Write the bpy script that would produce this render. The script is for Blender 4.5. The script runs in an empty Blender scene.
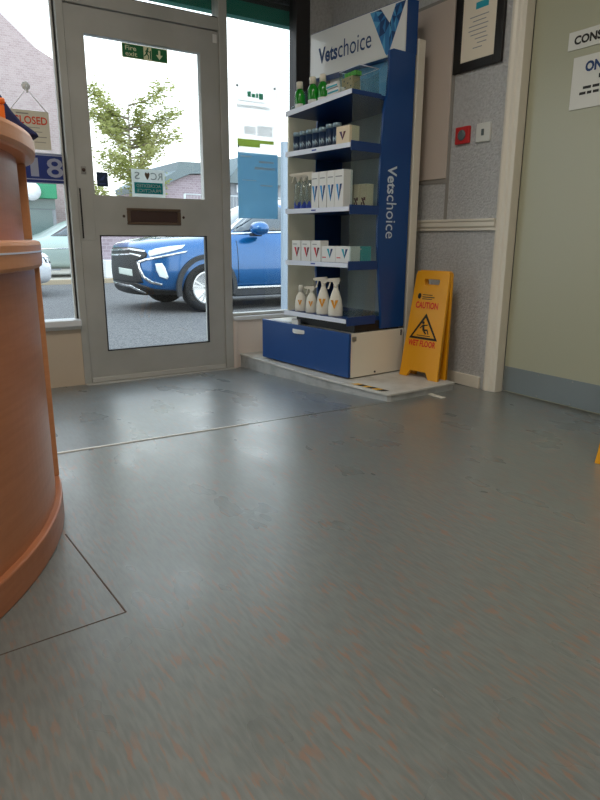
import bpy, bmesh, math, random
from mathutils import Vector, Matrix
from mathutils.bvhtree import BVHTree
random.seed(7)
SC = bpy.context.scene
COL = SC.collection
PI = math.pi

# ------------------------------------------------------------------ materials
def lin(c):
    if isinstance(c, str):
        c = c.lstrip('#'); c = [int(c[i:i+2], 16)/255 for i in (0, 2, 4)]
    return tuple((v/12.92 if v <= .04045 else ((v+.055)/1.055)**2.4) for v in c) + (1.0,)

def mat(name, col, rough=.5, metal=0, spec=.5, noise=None, bump=None, coat=0, alpha=1, trans=0, emit=None, sheen=0):
    """noise=(scale, second colour, factor range) bump=(scale,strength,distance)"""
    m = bpy.data.materials.new(name); m.use_nodes = True
    nt = m.node_tree; b = nt.nodes['Principled BSDF']
    b.inputs['Base Color'].default_value = lin(col)
    b.inputs['Roughness'].default_value = rough
    b.inputs['Metallic'].default_value = metal
    b.inputs['Specular IOR Level'].default_value = spec
    b.inputs['Coat Weight'].default_value = coat
    b.inputs['Coat Roughness'].default_value = .05
    b.inputs['Alpha'].default_value = alpha
    b.inputs['Transmission Weight'].default_value = trans
    if emit:
        b.inputs['Emission Color'].default_value = lin(emit[0]); b.inputs['Emission Strength'].default_value = emit[1]
    tc = nt.nodes.new('ShaderNodeTexCoord')
    if noise:
        n = nt.nodes.new('ShaderNodeTexNoise'); n.inputs['Scale'].default_value = noise[0]; n.inputs['Detail'].default_value = 5
        mp = nt.nodes.new('ShaderNodeMapping'); mp.inputs['Scale'].default_value = noise[3] if len(noise) > 3 else (1, 1, 1)
        nt.links.new(tc.outputs['Object'], mp.inputs['Vector']); nt.links.new(mp.outputs['Vector'], n.inputs['Vector'])
        r = nt.nodes.new('ShaderNodeValToRGB'); r.color_ramp.elements[0].position = noise[2][0]; r.color_ramp.elements[1].position = noise[2][1]
        r.color_ramp.elements[0].color = lin(col); r.color_ramp.elements[1].color = lin(noise[1])
        nt.links.new(n.outputs['Fac'], r.inputs['Fac']); nt.links.new(r.outputs['Color'], b.inputs['Base Color'])
    if bump:
        n2 = nt.nodes.new('ShaderNodeTexNoise'); n2.inputs['Scale'].default_value = bump[0]; n2.inputs['Detail'].default_value = 4
        nt.links.new(tc.outputs['Object'], n2.inputs['Vector'])
        bp = nt.nodes.new('ShaderNodeBump'); bp.inputs['Strength'].default_value = bump[1]; bp.inputs['Distance'].default_value = bump[2]
        nt.links.new(n2.outputs['Fac'], bp.inputs['Height']); nt.links.new(bp.outputs['Normal'], b.inputs['Normal'])
    return m

def glass_mat(name, tint='FFFFFF', refl=1.0, rough=0.0, film=None):
    """thin pane: straight-through transparency plus fresnel reflection (and an optional diffuse film)"""
    m = bpy.data.materials.new(name); m.use_nodes = True; nt = m.node_tree
    nt.nodes.clear()
    out = nt.nodes.new('ShaderNodeOutputMaterial')
    tr = nt.nodes.new('ShaderNodeBsdfTransparent'); tr.inputs['Color'].default_value = lin(tint)
    gl = nt.nodes.new('ShaderNodeBsdfGlossy'); gl.inputs['Roughness'].default_value = rough
    lw = nt.nodes.new('ShaderNodeLayerWeight'); lw.inputs['Blend'].default_value = .5
    pw = nt.nodes.new('ShaderNodeMath'); pw.operation = 'POWER'; pw.inputs[1].default_value = 5; nt.links.new(lw.outputs['Facing'], pw.inputs[0])
    ml = nt.nodes.new('ShaderNodeMath'); ml.operation = 'MULTIPLY_ADD'; ml.inputs[1].default_value = .9*refl; ml.inputs[2].default_value = .04*refl
    nt.links.new(pw.outputs[0], ml.inputs[0])
    mx = nt.nodes.new('ShaderNodeMixShader'); nt.links.new(ml.outputs[0], mx.inputs[0])
    base = tr
    if film:
        df = nt.nodes.new('ShaderNodeBsdfDiffuse'); df.inputs['Color'].default_value = lin(film[0])
        tl = nt.nodes.new('ShaderNodeBsdfTranslucent'); tl.inputs['Color'].default_value = lin(film[0])
        m1 = nt.nodes.new('ShaderNodeMixShader'); m1.inputs[0].default_value = .5
        nt.links.new(df.outputs[0], m1.inputs[1]); nt.links.new(tl.outputs[0], m1.inputs[2])
        m2 = nt.nodes.new('ShaderNodeMixShader'); m2.inputs[0].default_value = film[1]
        nt.links.new(tr.outputs[0], m2.inputs[1]); nt.links.new(m1.outputs[0], m2.inputs[2]); base = m2
    nt.links.new(base.outputs[0], mx.inputs[1]); nt.links.new(gl.outputs[0], mx.inputs[2])
    nt.links.new(mx.outputs[0], out.inputs['Surface'])
    return m

def floor_mat(name, base, fleck, dark, rough):
    m = bpy.data.materials.new(name); m.use_nodes = True; nt = m.node_tree; b = nt.nodes['Principled BSDF']
    tc = nt.nodes.new('ShaderNodeTexCoord')
    def noise(scale, sc, detail=4, dist=0):
        mp = nt.nodes.new('ShaderNodeMapping'); mp.inputs['Scale'].default_value = sc
        nt.links.new(tc.outputs['Object'], mp.inputs['Vector'])
        n = nt.nodes.new('ShaderNodeTexNoise'); n.inputs['Scale'].default_value = scale; n.inputs['Detail'].default_value = detail
        n.inputs['Distortion'].default_value = dist
        nt.links.new(mp.outputs['Vector'], n.inputs['Vector']); return n
    def ramp(n, a, bb, c0=None, c1=None):
        r = nt.nodes.new('ShaderNodeValToRGB'); r.color_ramp.elements[0].position = a; r.color_ramp.elements[1].position = bb
        if c0: r.color_ramp.elements[0].color = c0; r.color_ramp.elements[1].color = c1
        nt.links.new(n.outputs['Fac'], r.inputs['Fac']); return r
    def mix(f, a, c):
        x = nt.nodes.new('ShaderNodeMix'); x.data_type = 'RGBA'
        if hasattr(f, 'outputs'): nt.links.new(f.outputs[0], x.inputs[0])
        else: x.inputs[0].default_value = f
        for i, v in ((6, a), (7, c)):
            if isinstance(v, tuple): x.inputs[i].default_value = v
            else: nt.links.new(v, x.inputs[i])
        return x.outputs[2]
    streak = ramp(noise(40, (3.0, .5, 1), 2, 0), .36, .66)
    c = mix(streak, lin(base), lin(dark))
    fl = ramp(noise(36, (2.8, .5, 1), 2, .0), .55, .62)
    big = ramp(noise(9, (1, .6, 1), 2), .3, .65)
    mm = nt.nodes.new('ShaderNodeMath'); mm.operation = 'MULTIPLY'
    nt.links.new(fl.outputs[0], mm.inputs[0]); nt.links.new(big.outputs[0], mm.inputs[1])
    mm2 = nt.nodes.new('ShaderNodeMath'); mm2.operation = 'MULTIPLY'; mm2.inputs[1].default_value = .62
    nt.links.new(mm.outputs[0], mm2.inputs[0])
    c = mix(mm2, c, lin(fleck))
    nt.links.new(c, b.inputs['Base Color'])
    # scuffed gloss
    rn = noise(6, (1, .5, 1), 3, 0)
    mr = nt.nodes.new('ShaderNodeMapRange'); mr.inputs[1].default_value = .3; mr.inputs[2].default_value = .62
    mr.inputs[3].default_value = rough-.04; mr.inputs[4].default_value = rough+.06
    nt.links.new(rn.outputs['Fac'], mr.inputs[0]); nt.links.new(mr.outputs[0], b.inputs['Roughness'])
    b.inputs['Specular IOR Level'].default_value = .9; b.inputs['Coat Weight'].default_value = .55; b.inputs['Coat Roughness'].default_value = .42; b.inputs['Coat IOR'].default_value = 1.5
    return m

def wood_mat(name, a, c, rough=.35):
    m = bpy.data.materials.new(name); m.use_nodes = True; nt = m.node_tree; b = nt.nodes['Principled BSDF']
    tc = nt.nodes.new('ShaderNodeTexCoord'); mp = nt.nodes.new('ShaderNodeMapping'); mp.inputs['Scale'].default_value = (2, 2, 22)
    n = nt.nodes.new('ShaderNodeTexNoise'); n.inputs['Scale'].default_value = 3; n.inputs['Detail'].default_value = 6; n.inputs['Distortion'].default_value = .5
    nt.links.new(tc.outputs['Object'], mp.inputs['Vector']); nt.links.new(mp.outputs['Vector'], n.inputs['Vector'])
    r = nt.nodes.new('ShaderNodeValToRGB'); r.color_ramp.elements[0].position = .35; r.color_ramp.elements[1].position = .7
    r.color_ramp.elements[0].color = lin(a); r.color_ramp.elements[1].color = lin(c)
    nt.links.new(n.outputs['Fac'], r.inputs['Fac']); nt.links.new(r.outputs['Color'], b.inputs['Base Color'])
    b.inputs['Roughness'].default_value = rough; b.inputs['Specular IOR Level'].default_value = .4
    return m

def brick_mat(name, c1, c2, mortar, scale):
    m = bpy.data.materials.new(name); m.use_nodes = True; nt = m.node_tree; b = nt.nodes['Principled BSDF']
    tc = nt.nodes.new('ShaderNodeTexCoord'); mp = nt.nodes.new('ShaderNodeMapping'); mp.inputs['Rotation'].default_value = (PI/2, 0, 0)
    br = nt.nodes.new('ShaderNodeTexBrick'); br.inputs['Color1'].default_value = lin(c1); br.inputs['Color2'].default_value = lin(c2)
    br.inputs['Mortar'].default_value = lin(mortar); br.inputs['Scale'].default_value = scale
    nt.links.new(tc.outputs['Object'], mp.inputs['Vector']); nt.links.new(mp.outputs['Vector'], br.inputs['Vector'])
    nt.links.new(br.outputs['Color'], b.inputs['Base Color']); b.inputs['Roughness'].default_value = .9
    return m

def leaf_mat(name, a, c):
    m = bpy.data.materials.new(name); m.use_nodes = True; nt = m.node_tree; nt.nodes.clear()
    out = nt.nodes.new('ShaderNodeOutputMaterial'); df = nt.nodes.new('ShaderNodeBsdfDiffuse'); tl = nt.nodes.new('ShaderNodeBsdfTranslucent')
    tc = nt.nodes.new('ShaderNodeTexCoord'); n = nt.nodes.new('ShaderNodeTexNoise'); n.inputs['Scale'].default_value = 1.6
    r = nt.nodes.new('ShaderNodeValToRGB'); r.color_ramp.elements[0].position = .35; r.color_ramp.elements[1].position = .65
    r.color_ramp.elements[0].color = lin(a); r.color_ramp.elements[1].color = lin(c)
    nt.links.new(tc.outputs['Object'], n.inputs['Vector']); nt.links.new(n.outputs['Fac'], r.inputs['Fac'])
    nt.links.new(r.outputs[0], df.inputs[0]); nt.links.new(r.outputs[0], tl.inputs[0])
    mx = nt.nodes.new('ShaderNodeMixShader'); mx.inputs[0].default_value = .6
    nt.links.new(df.outputs[0], mx.inputs[1]); nt.links.new(tl.outputs[0], mx.inputs[2]); nt.links.new(mx.outputs[0], out.inputs[0])
    return m

M = dict(
 floor=floor_mat('vinyl_floor', '757b78', '95664a', '686e6c', .29),
 ramp=floor_mat('vinyl_ramp', '6f797d', '80695a', '62696d', .28),
 wallpaper=mat('textured_wallpaper', 'c2c3c3', .75, bump=(90, .9, .012), noise=(60, 'b2b3b3', (.4, .65))),
 panelwall=mat('smooth_wall_panel', 'c6b9ae', .7),
 groove=mat('panel_groove', '8f8c86', .7),
 cream=mat('cream_gloss_paint', 'dfd9ca', .4),
 creamwall=mat('cream_wall', 'c9c0ad', .7),
 ceiling=mat('ceiling_white', 'e2ddd2', .8),
 doorgreen=mat('pale_green_door_paint', 'a9aa93', .32, spec=.5),
 kick=mat('grey_kick_plate', '80898b', .4, metal=.35),
 alu=mat('grey_aluminium', 'b2b2ad', .45, metal=.1, noise=(3, 'a8a8a2', (.4, .6))),
 alulight=mat('pale_aluminium', 'bdbdb8', .4, metal=.1),
 white=mat('white_paint', 'dcdcd8', .45),
 sill_white=mat('white_upvc', 'd9dcdf', .35),
 under=mat('pinkish_white_panel', 'd3c6bd', .5),
 beige=mat('beige_panel', 'c5b5a0', .5),
 seam=mat('brown_floor_seam', '5a4a40', .7),
 seal=mat('black_rubber_seal', '16171a', .6),
 darkframe=mat('dark_brown_frame', '2a2829', .5),
 shutter=mat('dark_shutter', '33383a', .5),
 teal=mat('teal_fascia', '1f7f6c', .6),
 pane=glass_mat('window_glass', 'F4F8F8', .8),
 bronze=mat('bronze_letterplate', '6b5a4c', .4, metal=.6),
 darkbrown=mat('dark_brown_flap', '43302a', .55, metal=.2),
 chrome=mat('chrome', 'd6d8da', .15, metal=1),
 steel=mat('dull_steel', '9a9a96', .35, metal=.8),
 navy=mat('navy_lacquer', '124687', .32, spec=.5),
 navyd=mat('navy_sheet', '103a78', .35),
 backp=mat('greygreen_back_panel', 'b6c8d0', .35),
 headw=mat('white_header_acrylic', 'e2e4e2', .18, spec=.5, coat=.3),
 basewhite=mat('cream_cabinet_side', 'e8e2d2', .4),
 plat=mat('grey_white_platform', 'c9c9c4', .5, noise=(9, 'b5b4ad', (.45, .7))),
 platside=mat('pale_grey_vinyl_edge', 'b0b3b3', .5, noise=(14, '989b9b', (.45, .7))),
 strip=mat('white_price_strip', 'dfe6f4', .3),
 frost=glass_mat('frosted_side_guard', 'E8E4D8', .5, .15, film=('d9d3c2', .62)),
 clear=glass_mat('clear_acrylic', 'F0F7F7', .8, .03, film=('dfeaea', .025)),
 bluelogo1=mat('logo_mid_blue', '2a72ab', .4), bluelogo2=mat('logo_dark_blue', '123a6b', .4), bluelogo3=mat('logo_light_blue', '4f9cc8', .4),
 textblue=mat('lettering_dark_blue', '123a6b', .5), textpale=mat('lettering_pale_blue', 'd2dfec', .5),
 carton=mat('white_carton', 'e3e4e1', .5), creamcarton=mat('cream_carton', 'e6d5b5', .5), tealcarton=mat('teal_carton', '43b3b8', .5),
 kraft=mat('kraft_block', 'c2a67c', .7), red=mat('red_print', 'd02535', .5), maroon=mat('maroon_print', '5a1a26', .5), tealp=mat('teal_print', '1f9fb4', .5),
 skyp=mat('sky_blue_print', '2b8fd0', .5), orangep=mat('orange_print', 'e09a2c', .5), purplep=mat('purple_print', '4b2a55', .5), bluep=mat('blue_print', '2340a0', .5), greyp=mat('grey_print', '8d9092', .6),
 greenbottle=mat('green_liquid_bottle', '1f9a28', .12, trans=.35, spec=.5), cap=mat('cream_cap', 'e8e2cf', .4), can=mat('dark_blue_canister', '1f3350', .35), cansil=mat('silver_blue_lid', '8fa6b2', .35, metal=.4),
 bottlewhite=mat('white_plastic_bottle', 'e2dfd2', .4), clearbottle=glass_mat('clear_bottle', 'E6EEEC', 1.3, .05, film=('eef2ee', .16)), greenpack=mat('green_sachet', '5fbf3a', .5),
 yellow=mat('yellow_sign_plastic', 'e8a20f', .42), redtext=mat('sign_red', 'dc2a18', .5), blacktext=mat('sign_black', '17150f', .5), tapeblack=mat('tape_black', '1b1a17', .6), tapeyellow=mat('tape_yellow', 'dca624', .5),
 wood=wood_mat('orange_beech', 'b87a55', 'ad704b', .36), woodpale=wood_mat('pale_beech_edge', 'd09468', 'c78b5f', .4), wooddark=wood_mat('red_beech_plinth', 'b07350', 'a36746', .35),
 orange=mat('orange_card', 'e8731a', .5), navycloth=mat('navy_fabric', '1b2350', .85, bump=(40, .4, .006)),
 frameblack=mat('black_picture_frame', '17130f', .35), paper=mat('cream_paper', 'e6dcc8', .7), label=mat('white_plate', 'd5d6cf', .35),
 redbox=mat('red_call_point', 'c42a2a', .4), greybtn=mat('grey_button', '5d6a6c', .4),
 exitgreen=mat('exit_green', '0d6b3c', .45), exitcream=mat('exit_cream', 'e6e8c2', .5),
 sticker=glass_mat('white_sticker_film', 'FFFFFF', .2, .3, film=('e4ebea', .8)), stickteal=mat('sticker_teal', '2a9c9d', .6), stickgrey=mat('sticker_grey', '7f8b8c', .6), navystick=mat('navy_sticker', '13294a', .5),
 stripblue=mat('window_strip_blue', '36497f', .6), stripwhite=mat('window_strip_white', 'dfe3ec', .6), stripfilm=glass_mat('window_strip_film', 'FFFFFF', .2, .3, film=('46548f', .97)), stripletter=glass_mat('window_strip_letter', 'FFFFFF', .2, .3, film=('dfe3ee', .97)), tealfilm=glass_mat('sticker_teal_film', 'FFFFFF', .2, .3, film=('2ba3a4', .95)),
 poster=glass_mat('poster_paper', 'FFFFFF', .15, .4, film=('f8fafa', .45)), posterblue=glass_mat('poster_blue_film', 'c4dfec', .15, .4, film=('9ccbe2', .8)), postergreen=glass_mat('poster_green', 'cfe0a0', .1, .5, film=('c4d676', .6)), postertext=glass_mat('poster_green_text', '8fc9b4', .1, .5, film=('7fc4ab', .7)), postergrey=mat('poster_grey_text', 'a9b4be', .7),
 card=mat('closed_card', 'e0dbc9', .7), cardred=mat('closed_red', 'dc4a22', .6), cardgrey=mat('closed_grey', '98938a', .7), string=mat('white_string', 'e6e6e2', .6),
 asphalt=mat('speckled_asphalt', '706f6f', .85, noise=(45, '4c4c4e', (.42, .58)), bump=(80, .5, .01)),
 pavement=mat('pale_pavement', 'b9b3a8', .9, noise=(6, 'a39e94', (.4, .6))), kerb=mat('kerb_stone', 'a89a84', .9),
 carblue=mat('metallic_blue_paint', '04558f', .25, metal=.4, coat=1), carblack=mat('black_car_plastic', '17191c', .5), cargrey=mat('grey_cladding', '2c2f33', .6), glassdark=mat('tinted_car_glass', '26323a', .04, spec=.8, coat=1),
 tyre=mat('tyre_rubber', '17181a', .8), rim=mat('alloy_rim', 'cfd2d4', .25, metal=.8), lampglass=mat('headlamp_glass', 'dfe8ec', .08, spec=.8, coat=1), plateg=mat('number_plate', 'b8c2bd', .5),
 carsilver=mat('pale_silver_green_paint', '9fb0ac', .3, metal=.3, coat=.6), carwhite=mat('white_car_paint', 'dfe3e8', .25, coat=.8),
 brick=brick_mat('hazed_red_brick', 'a8989a', '9a888b', 'aca4a4', 4.0), brick2=brick_mat('purple_brick', '9c8f98', '8d7f88', 'a89ea6', 3.0),  # first brick is paled to paint in the haze of the left window
 slate=mat('slate_roof', '6e7b80', .8), greenfascia=mat('green_shop_fascia', '2f8a66', .6), shopglass=mat('far_shop_glass', '5d6f70', .15), render=mat('grey_render', '8f949c', .85), postgrey=mat('pale_grey_post', '8c9aa8', .6),
 bark=mat('bark', '7d7464', .9), leaf=leaf_mat('leaf_green', '858c4a', 'b9bb82'), leafd=leaf_mat('hedge_green', '4d5f2e', '7d8748'), fencew=mat('pale_metal_fence', 'b7bfc4', .5),
 lampdiff=mat('lamp_diffuser', 'fff0d8', .5, emit=('fff0dc', 3.0)),
)

# ------------------------------------------------------------------ mesh helpers
class MB:
    def __init__(s): s.v = []; s.f = []; s.m = []; s.sm = []
    def add(s, vs, fs, mi=0, smooth=False):
        o = len(s.v); s.v += [tuple(v) for v in vs]
        for f in fs: s.f.append([i+o for i in f]); s.m.append(mi); s.sm.append(smooth)
        return s
    def box(s, x0, x1, y0, y1, z0, z1, mi=0, T=None):
        vs = [(x, y, z) for z in (z0, z1) for y in (y0, y1) for x in (x0, x1)]
        if T: vs = [T @ Vector(v) for v in vs]
        return s.add(vs, [(0, 2, 3, 1), (4, 5, 7, 6), (0, 1, 5, 4), (2, 6, 7, 3), (0, 4, 6, 2), (1, 3, 7, 5)], mi)
    def prism(s, poly, axis, a, b, mi=0, T=None):
        mk = {'x': lambda p, t: (t, p[0], p[1]), 'y': lambda p, t: (p[0], t, p[1]), 'z': lambda p, t: (p[0], p[1], t)}[axis]
        n = len(poly); vs = [mk(p, a) for p in poly]+[mk(p, b) for p in poly]
        if T: vs = [T @ Vector(v) for v in vs]
        fs = [tuple(range(n)), tuple(range(2*n-1, n-1, -1))]+[(i, i+n, (i+1) % n+n, (i+1) % n) for i in range(n)]
        return s.add(vs, fs, mi)
    def tube(s, pts, r, n=8, mi=0, cap=True):
        pts = [Vector(p) for p in pts]; rs = r if isinstance(r, (list, tuple)) else [r]*len(pts)
        vs = []; fs = []
        for i, p in enumerate(pts):
            d = (pts[min(i+1, len(pts)-1)]-pts[max(i-1, 0)]).normalized()
            q = d.to_track_quat('Z', 'Y')
            for k in range(n):
                t = 2*PI*k/n; vs.append(p+q @ Vector((rs[i]*math.cos(t), rs[i]*math.sin(t), 0)))
        for i in range(len(pts)-1):
            for k in range(n): fs.append((i*n+k, i*n+(k+1) % n, (i+1)*n+(k+1) % n, (i+1)*n+k))
        if cap: fs += [tuple(range(n-1, -1, -1)), tuple(range((len(pts)-1)*n, len(pts)*n))]
        return s.add(vs, fs, mi, True)
    def lathe(s, prof, n=24, c=(0, 0, 0), mi=0, T=None, sy=1):
        vs = []; fs = []
        for r, z in prof:
            for k in range(n):
                t = 2*PI*k/n; vs.append(Vector((c[0]+r*math.cos(t), c[1]+r*sy*math.sin(t), c[2]+z)))
        if T: vs = [T @ v for v in vs]
        for i in range(len(prof)-1):
            for k in range(n): fs.append((i*n+k, i*n+(k+1) % n, (i+1)*n+(k+1) % n, (i+1)*n+k))
        fs += [tuple(range(n-1, -1, -1)), tuple(range((len(prof)-1)*n, len(prof)*n))]
        return s.add(vs, fs, mi, True)
    def sector(s, c, r0, r1, a0, a1, z0, z1, n=40, mi=0):
        vs = []; fs = []
        for i in range(n+1):
            t = a0+(a1-a0)*i/n
            for r, z in ((r0, z0), (r1, z0), (r1, z1), (r0, z1)): vs.append((c[0]+r*math.cos(t), c[1]+r*math.sin(t), z))
        for i in range(n):
            for k in range(4): fs.append((i*4+k, i*4+(k+1) % 4, i*4+4+(k+1) % 4, i*4+4+k))
        fs += [(3, 2, 1, 0), tuple(n*4+k for k in range(4))]
        return s.add(vs, fs, mi)
    def mesh(s, name, mats):
        me = bpy.data.meshes.new(name); me.from_pydata(s.v, [], s.f)
        for m in (mats if isinstance(mats, (list, tuple)) else [mats]): me.materials.append(m)
        for p, mi, sm in zip(me.polygons, s.m, s.sm): p.material_index = mi; p.use_smooth = sm
        bm = bmesh.new(); bm.from_mesh(me); bmesh.ops.recalc_face_normals(bm, faces=bm.faces); bm.to_mesh(me); bm.free()
        return me
    def build(s, name, mats, parent=None, bevel=0, segs=2):
        o = bpy.data.objects.new(name, s.mesh(name, mats)); COL.objects.link(o)
        if parent: o.parent = parent
        if bevel:
            b = o.modifiers.new('bevel', 'BEVEL'); b.width = bevel; b.segments = segs; b.limit_method = 'ANGLE'; b.angle_limit = math.radians(40)
        return o

def box(name, b, m, parent=None, bevel=0): return MB().box(*b).build(name, m, parent, bevel)
def tag(o, label=None, cat=None, group=None, kind=None):
    if label: o['label'] = label
    if cat: o['category'] = cat
    if group: o['group'] = group
    if kind: o['kind'] = kind
    return o
def thing(name, label, cat, loc=(0, 0, 0), rotz=0, group=None):
    o = bpy.data.objects.new(name, None); COL.objects.link(o); o.location = loc; o.rotation_euler = (0, 0, rotz); o.empty_display_size = .05
    return tag(o, label, cat, group)
def struct(o): o['kind'] = 'structure'; return o
def text_into(mb, s, o, ex, ey, width, height, mi=0, bold=0.0, depth=.0006):
    """lettering: lower-left corner o, reading direction ex, up direction ey, fitted to width x height"""
    cu = bpy.data.curves.new('lettering', 'FONT'); cu.body = s; cu.offset = bold; cu.resolution_u = 3
    ob = bpy.data.objects.new('lettering', cu); COL.objects.link(ob)
    dg = bpy.context.evaluated_depsgraph_get(); dg.update()
    me = bpy.data.meshes.new_from_object(ob.evaluated_get(dg))
    bpy.data.objects.remove(ob)
    xs = [v.co.x for v in me.vertices]; ys = [v.co.y for v in me.vertices]
    x0, x1, y0, y1 = min(xs), max(xs), min(ys), max(ys)
    ex = Vector(ex); ey = Vector(ey); nn = ex.cross(ey); o = Vector(o)
    vs = [o+ex*((v.co.x-x0)/(x1-x0)*width)+ey*((v.co.y-y0)/(y1-y0)*height)+nn*depth for v in me.vertices]
    mb.add(vs, [tuple(p.vertices) for p in me.polygons], mi)
    bpy.data.meshes.remove(me); return mb
def plate(name, outline, holes, thick, m, parent=None, bevel=.001):
    """flat plate in local x,z (front towards -y), with holes cut through"""
    cu = bpy.data.curves.new(name, 'CURVE'); cu.dimensions = '2D'; cu.fill_mode = 'BOTH'; cu.extrude = thick/2; cu.bevel_depth = bevel
    for loop in [outline]+holes:
        sp = cu.splines.new('POLY'); sp.points.add(len(loop)-1); sp.use_cyclic_u = True
        for p, c in zip(sp.points, loop): p.co = (c[0], c[1], 0, 1)
    ob = bpy.data.objects.new(name, cu); COL.objects.link(ob)
    dg = bpy.context.evaluated_depsgraph_get(); dg.update()
    me = bpy.data.meshes.new_from_object(ob.evaluated_get(dg)); bpy.data.objects.remove(ob)
    me.transform(Matrix.Rotation(PI/2, 4, 'X')); me.materials.clear(); me.materials.append(m)
    o = bpy.data.objects.new(name, me); COL.objects.link(o)
    if parent: o.parent = parent
    return o
def vmark(mb, cx, z0, w, h, y, mi=0, mi2=None, thick=.18):
    """a V-shaped printed mark on a front face at y"""
    t = w*.36; mi2 = mi if mi2 is None else mi2
    mb.add([(cx-w/2, y, z0+h), (cx-w/2+t, y, z0+h), (cx, y, z0+h*.38), (cx, y, z0)], [(0, 1, 2, 3)], mi)
    mb.add([(cx+w/2-t, y, z0+h), (cx+w/2, y, z0+h), (cx, y, z0), (cx, y, z0+h*.38)], [(0, 1, 2, 3)], mi2)
    return mb
def copy_tree(o, parent=None):
    c = o.copy(); COL.objects.link(c)
    if parent: c.parent = parent
    for ch in list(o.children): copy_tree(ch, c)
    return c

# ------------------------------------------------------------------ camera (eye 0.78 m above the shop floor)
cam = bpy.data.objects.new('Camera', bpy.data.cameras.new('Camera')); COL.objects.link(cam); SC.camera = cam
cam.data.sensor_fit = 'VERTICAL'; cam.data.sensor_height = 24; cam.data.lens = 628.21*24/800; cam.data.clip_start = .02
yaw, pitch, roll = .568429927, .251378543, .00562103557
fw = Vector((math.sin(yaw)*math.cos(pitch), math.cos(yaw)*math.cos(pitch), -math.sin(pitch)))
rt = Vector((math.cos(yaw), -math.sin(yaw), 0)); up = rt.cross(fw)
r2 = rt*math.cos(roll)+up*math.sin(roll); u2 = up*math.cos(roll)-rt*math.sin(roll)
cam.matrix_world = Matrix.Translation((0, -3.7, .78)) @ Matrix((r2, u2, -fw)).transposed().to_4x4()

# ------------------------------------------------------------------ room shell
XL, XR, YB, CZ = -3.0, 2.6, -6.6, 2.65
f = MB()
f.box(XL, XR+.08, YB, -1.375, -.1, 0)
struct(f.build('floor', M['floor']))
f = MB(); f.prism([(-1.375, 0), (-.0, -.052), (.08, -.052), (.08, -.2), (-1.375, -.2)], 'x', XL, XR)
f = struct(f.build('floor', M['ramp']))
struct(box('ceiling', (XL, XR+.1, YB, .1, CZ, CZ+.1), M['ceiling']))
# right wall, with the consulting room doorway
w = MB(); w.box(XR, XR+.12, -1.47, .08, -.1, CZ); w.box(XR, XR+.12, YB, -2.42, -.1, CZ); w.box(XR, XR+.12, -2.42, -1.47, 2.06, CZ); w.box(XR+.12, XR+.2, -2.6, -1.2, -.1, 2.4)  # last box: unseen backing added behind the door to stop light leaking in
struct(w.build('wall_right', M['wallpaper']))
struct(box('wall_left', (XL-.1, XL, YB, .08, -.1, CZ), M['creamwall']))
struct(box('wall_back', (XL, XR, YB-.1, YB, -.1, CZ), M['creamwall']))
w = MB(); w.box(2.415, XR, -.0, .12, -.2, CZ); w.box(XL, -1.6, 0, .12, -.2, CZ); w.box(XL, XR, 0, .12, 2.5, CZ)
struct(w.build('wall_front', M['wallpaper']))
# flush panel on the right wall, edged by a grey groove
struct(box('trim_1', (XR-.012, XR, -1.092, -.02, 1.10, 1.972), M['panelwall'], bevel=.003))
g = MB(); g.box(XR-.005, XR, -1.112, -1.092, .885, 1.99); g.box(XR-.005, XR, -1.092, -.02, 1.078, 1.10); g.box(XR-.005, XR, -1.092, -.02, 1.972, 1.99)
struct(g.build('trim_2', M['groove']))
# dado rail
struct(MB().prism([(XR, .826), (XR-.012, .826), (XR-.012, .84), (XR-.02, .848), (XR-.02, .87), (XR-.026, .874), (XR-.026, .885), (XR, .885)], 'y', -1.462, -.02).build('trim_3', M['cream'], bevel=.002))
# skirting boards
struct(MB().box(XR-.016, XR, -1.437, -.02, 0, .064).build('baseboard_right', M['cream'], bevel=.003))
# architrave of the consulting room door
a = MB()
prof = [(-1.466, XR), (-1.466, XR-.016), (-1.482, XR-.02), (-1.496, XR-.012), (-1.512, XR-.012), (-1.52, XR-.006), (-1.542, XR-.006), (-1.542, XR+.05), (-1.47, XR+.05)]
a.prism([(x, y) for y, x in prof], 'z', 0, 2.08)
a.box(XR-.016, XR+.05, -2.42, -1.466, 2.03, 2.09); a.box(XR-.016, XR+.05, -2.43, -2.355, 0, 2.09)
struct(a.build('trim_4', M['cream'], bevel=.002))
d = struct(box('door_2', (XR+.05, XR+.09, -2.352, -1.545, .006, 2.03), M['doorgreen'], bevel=.002))
k = MB(); k.box(XR+.047, XR+.051, -2.348, -1.549, .012, .14, 0)
kp = k.build('kick_plate', M['kick'], d, bevel=.001)
for y, z in ((-1.56, .13), (-1.76, .13), (-1.95, .13), (-1.56, .022), (-1.76, .022), (-1.95, .022)):
    MB().lathe([(.004, 0), (.004, .0012), (.002, .002)], 10, T=Matrix.Translation((XR+.047, y, z)) @ Matrix.Rotation(-PI/2, 4, 'Y')).build('screw', M['steel'], kp)

# ---------------------------------------------------------------- shopfront: windows and door
def window(name, parts, pane, sill=None):
    """parts: frame boxes (material index by list), pane: list of boxes"""
    m = MB()
    for b in parts: m.box(*b)
    o = struct(m.build(name, M['alu'], bevel=.003))
    for b in pane: MB().box(*b).build('pane', M['pane'], o)
    return o
w1 = window('window_1', [(.866, .906, -.02, .07, -.07, 2.5), (-1.6, -1.55, -.02, .07, -.07, 2.5), (-.62, -.58, -.01, .07, .33, 2.5), (-1.6, .87, -.01, .07, 2.44, 2.5)],
            [(-1.55, -.62, .025, .031, .33, 2.44), (-.58, .866, .025, .031, .33, 2.44)])
box('sill', (-1.6, .866, -.06, .06, .295, .331), M['sill_white'], w1, .004)
box('apron_panel', (-1.6, .87, -.012, .06, -.08, .275), M['beige'], w1, .002)
box('apron_rail', (-1.6, .866, -.03, .05, .275, .296), M['white'], w1, .003)
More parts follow.
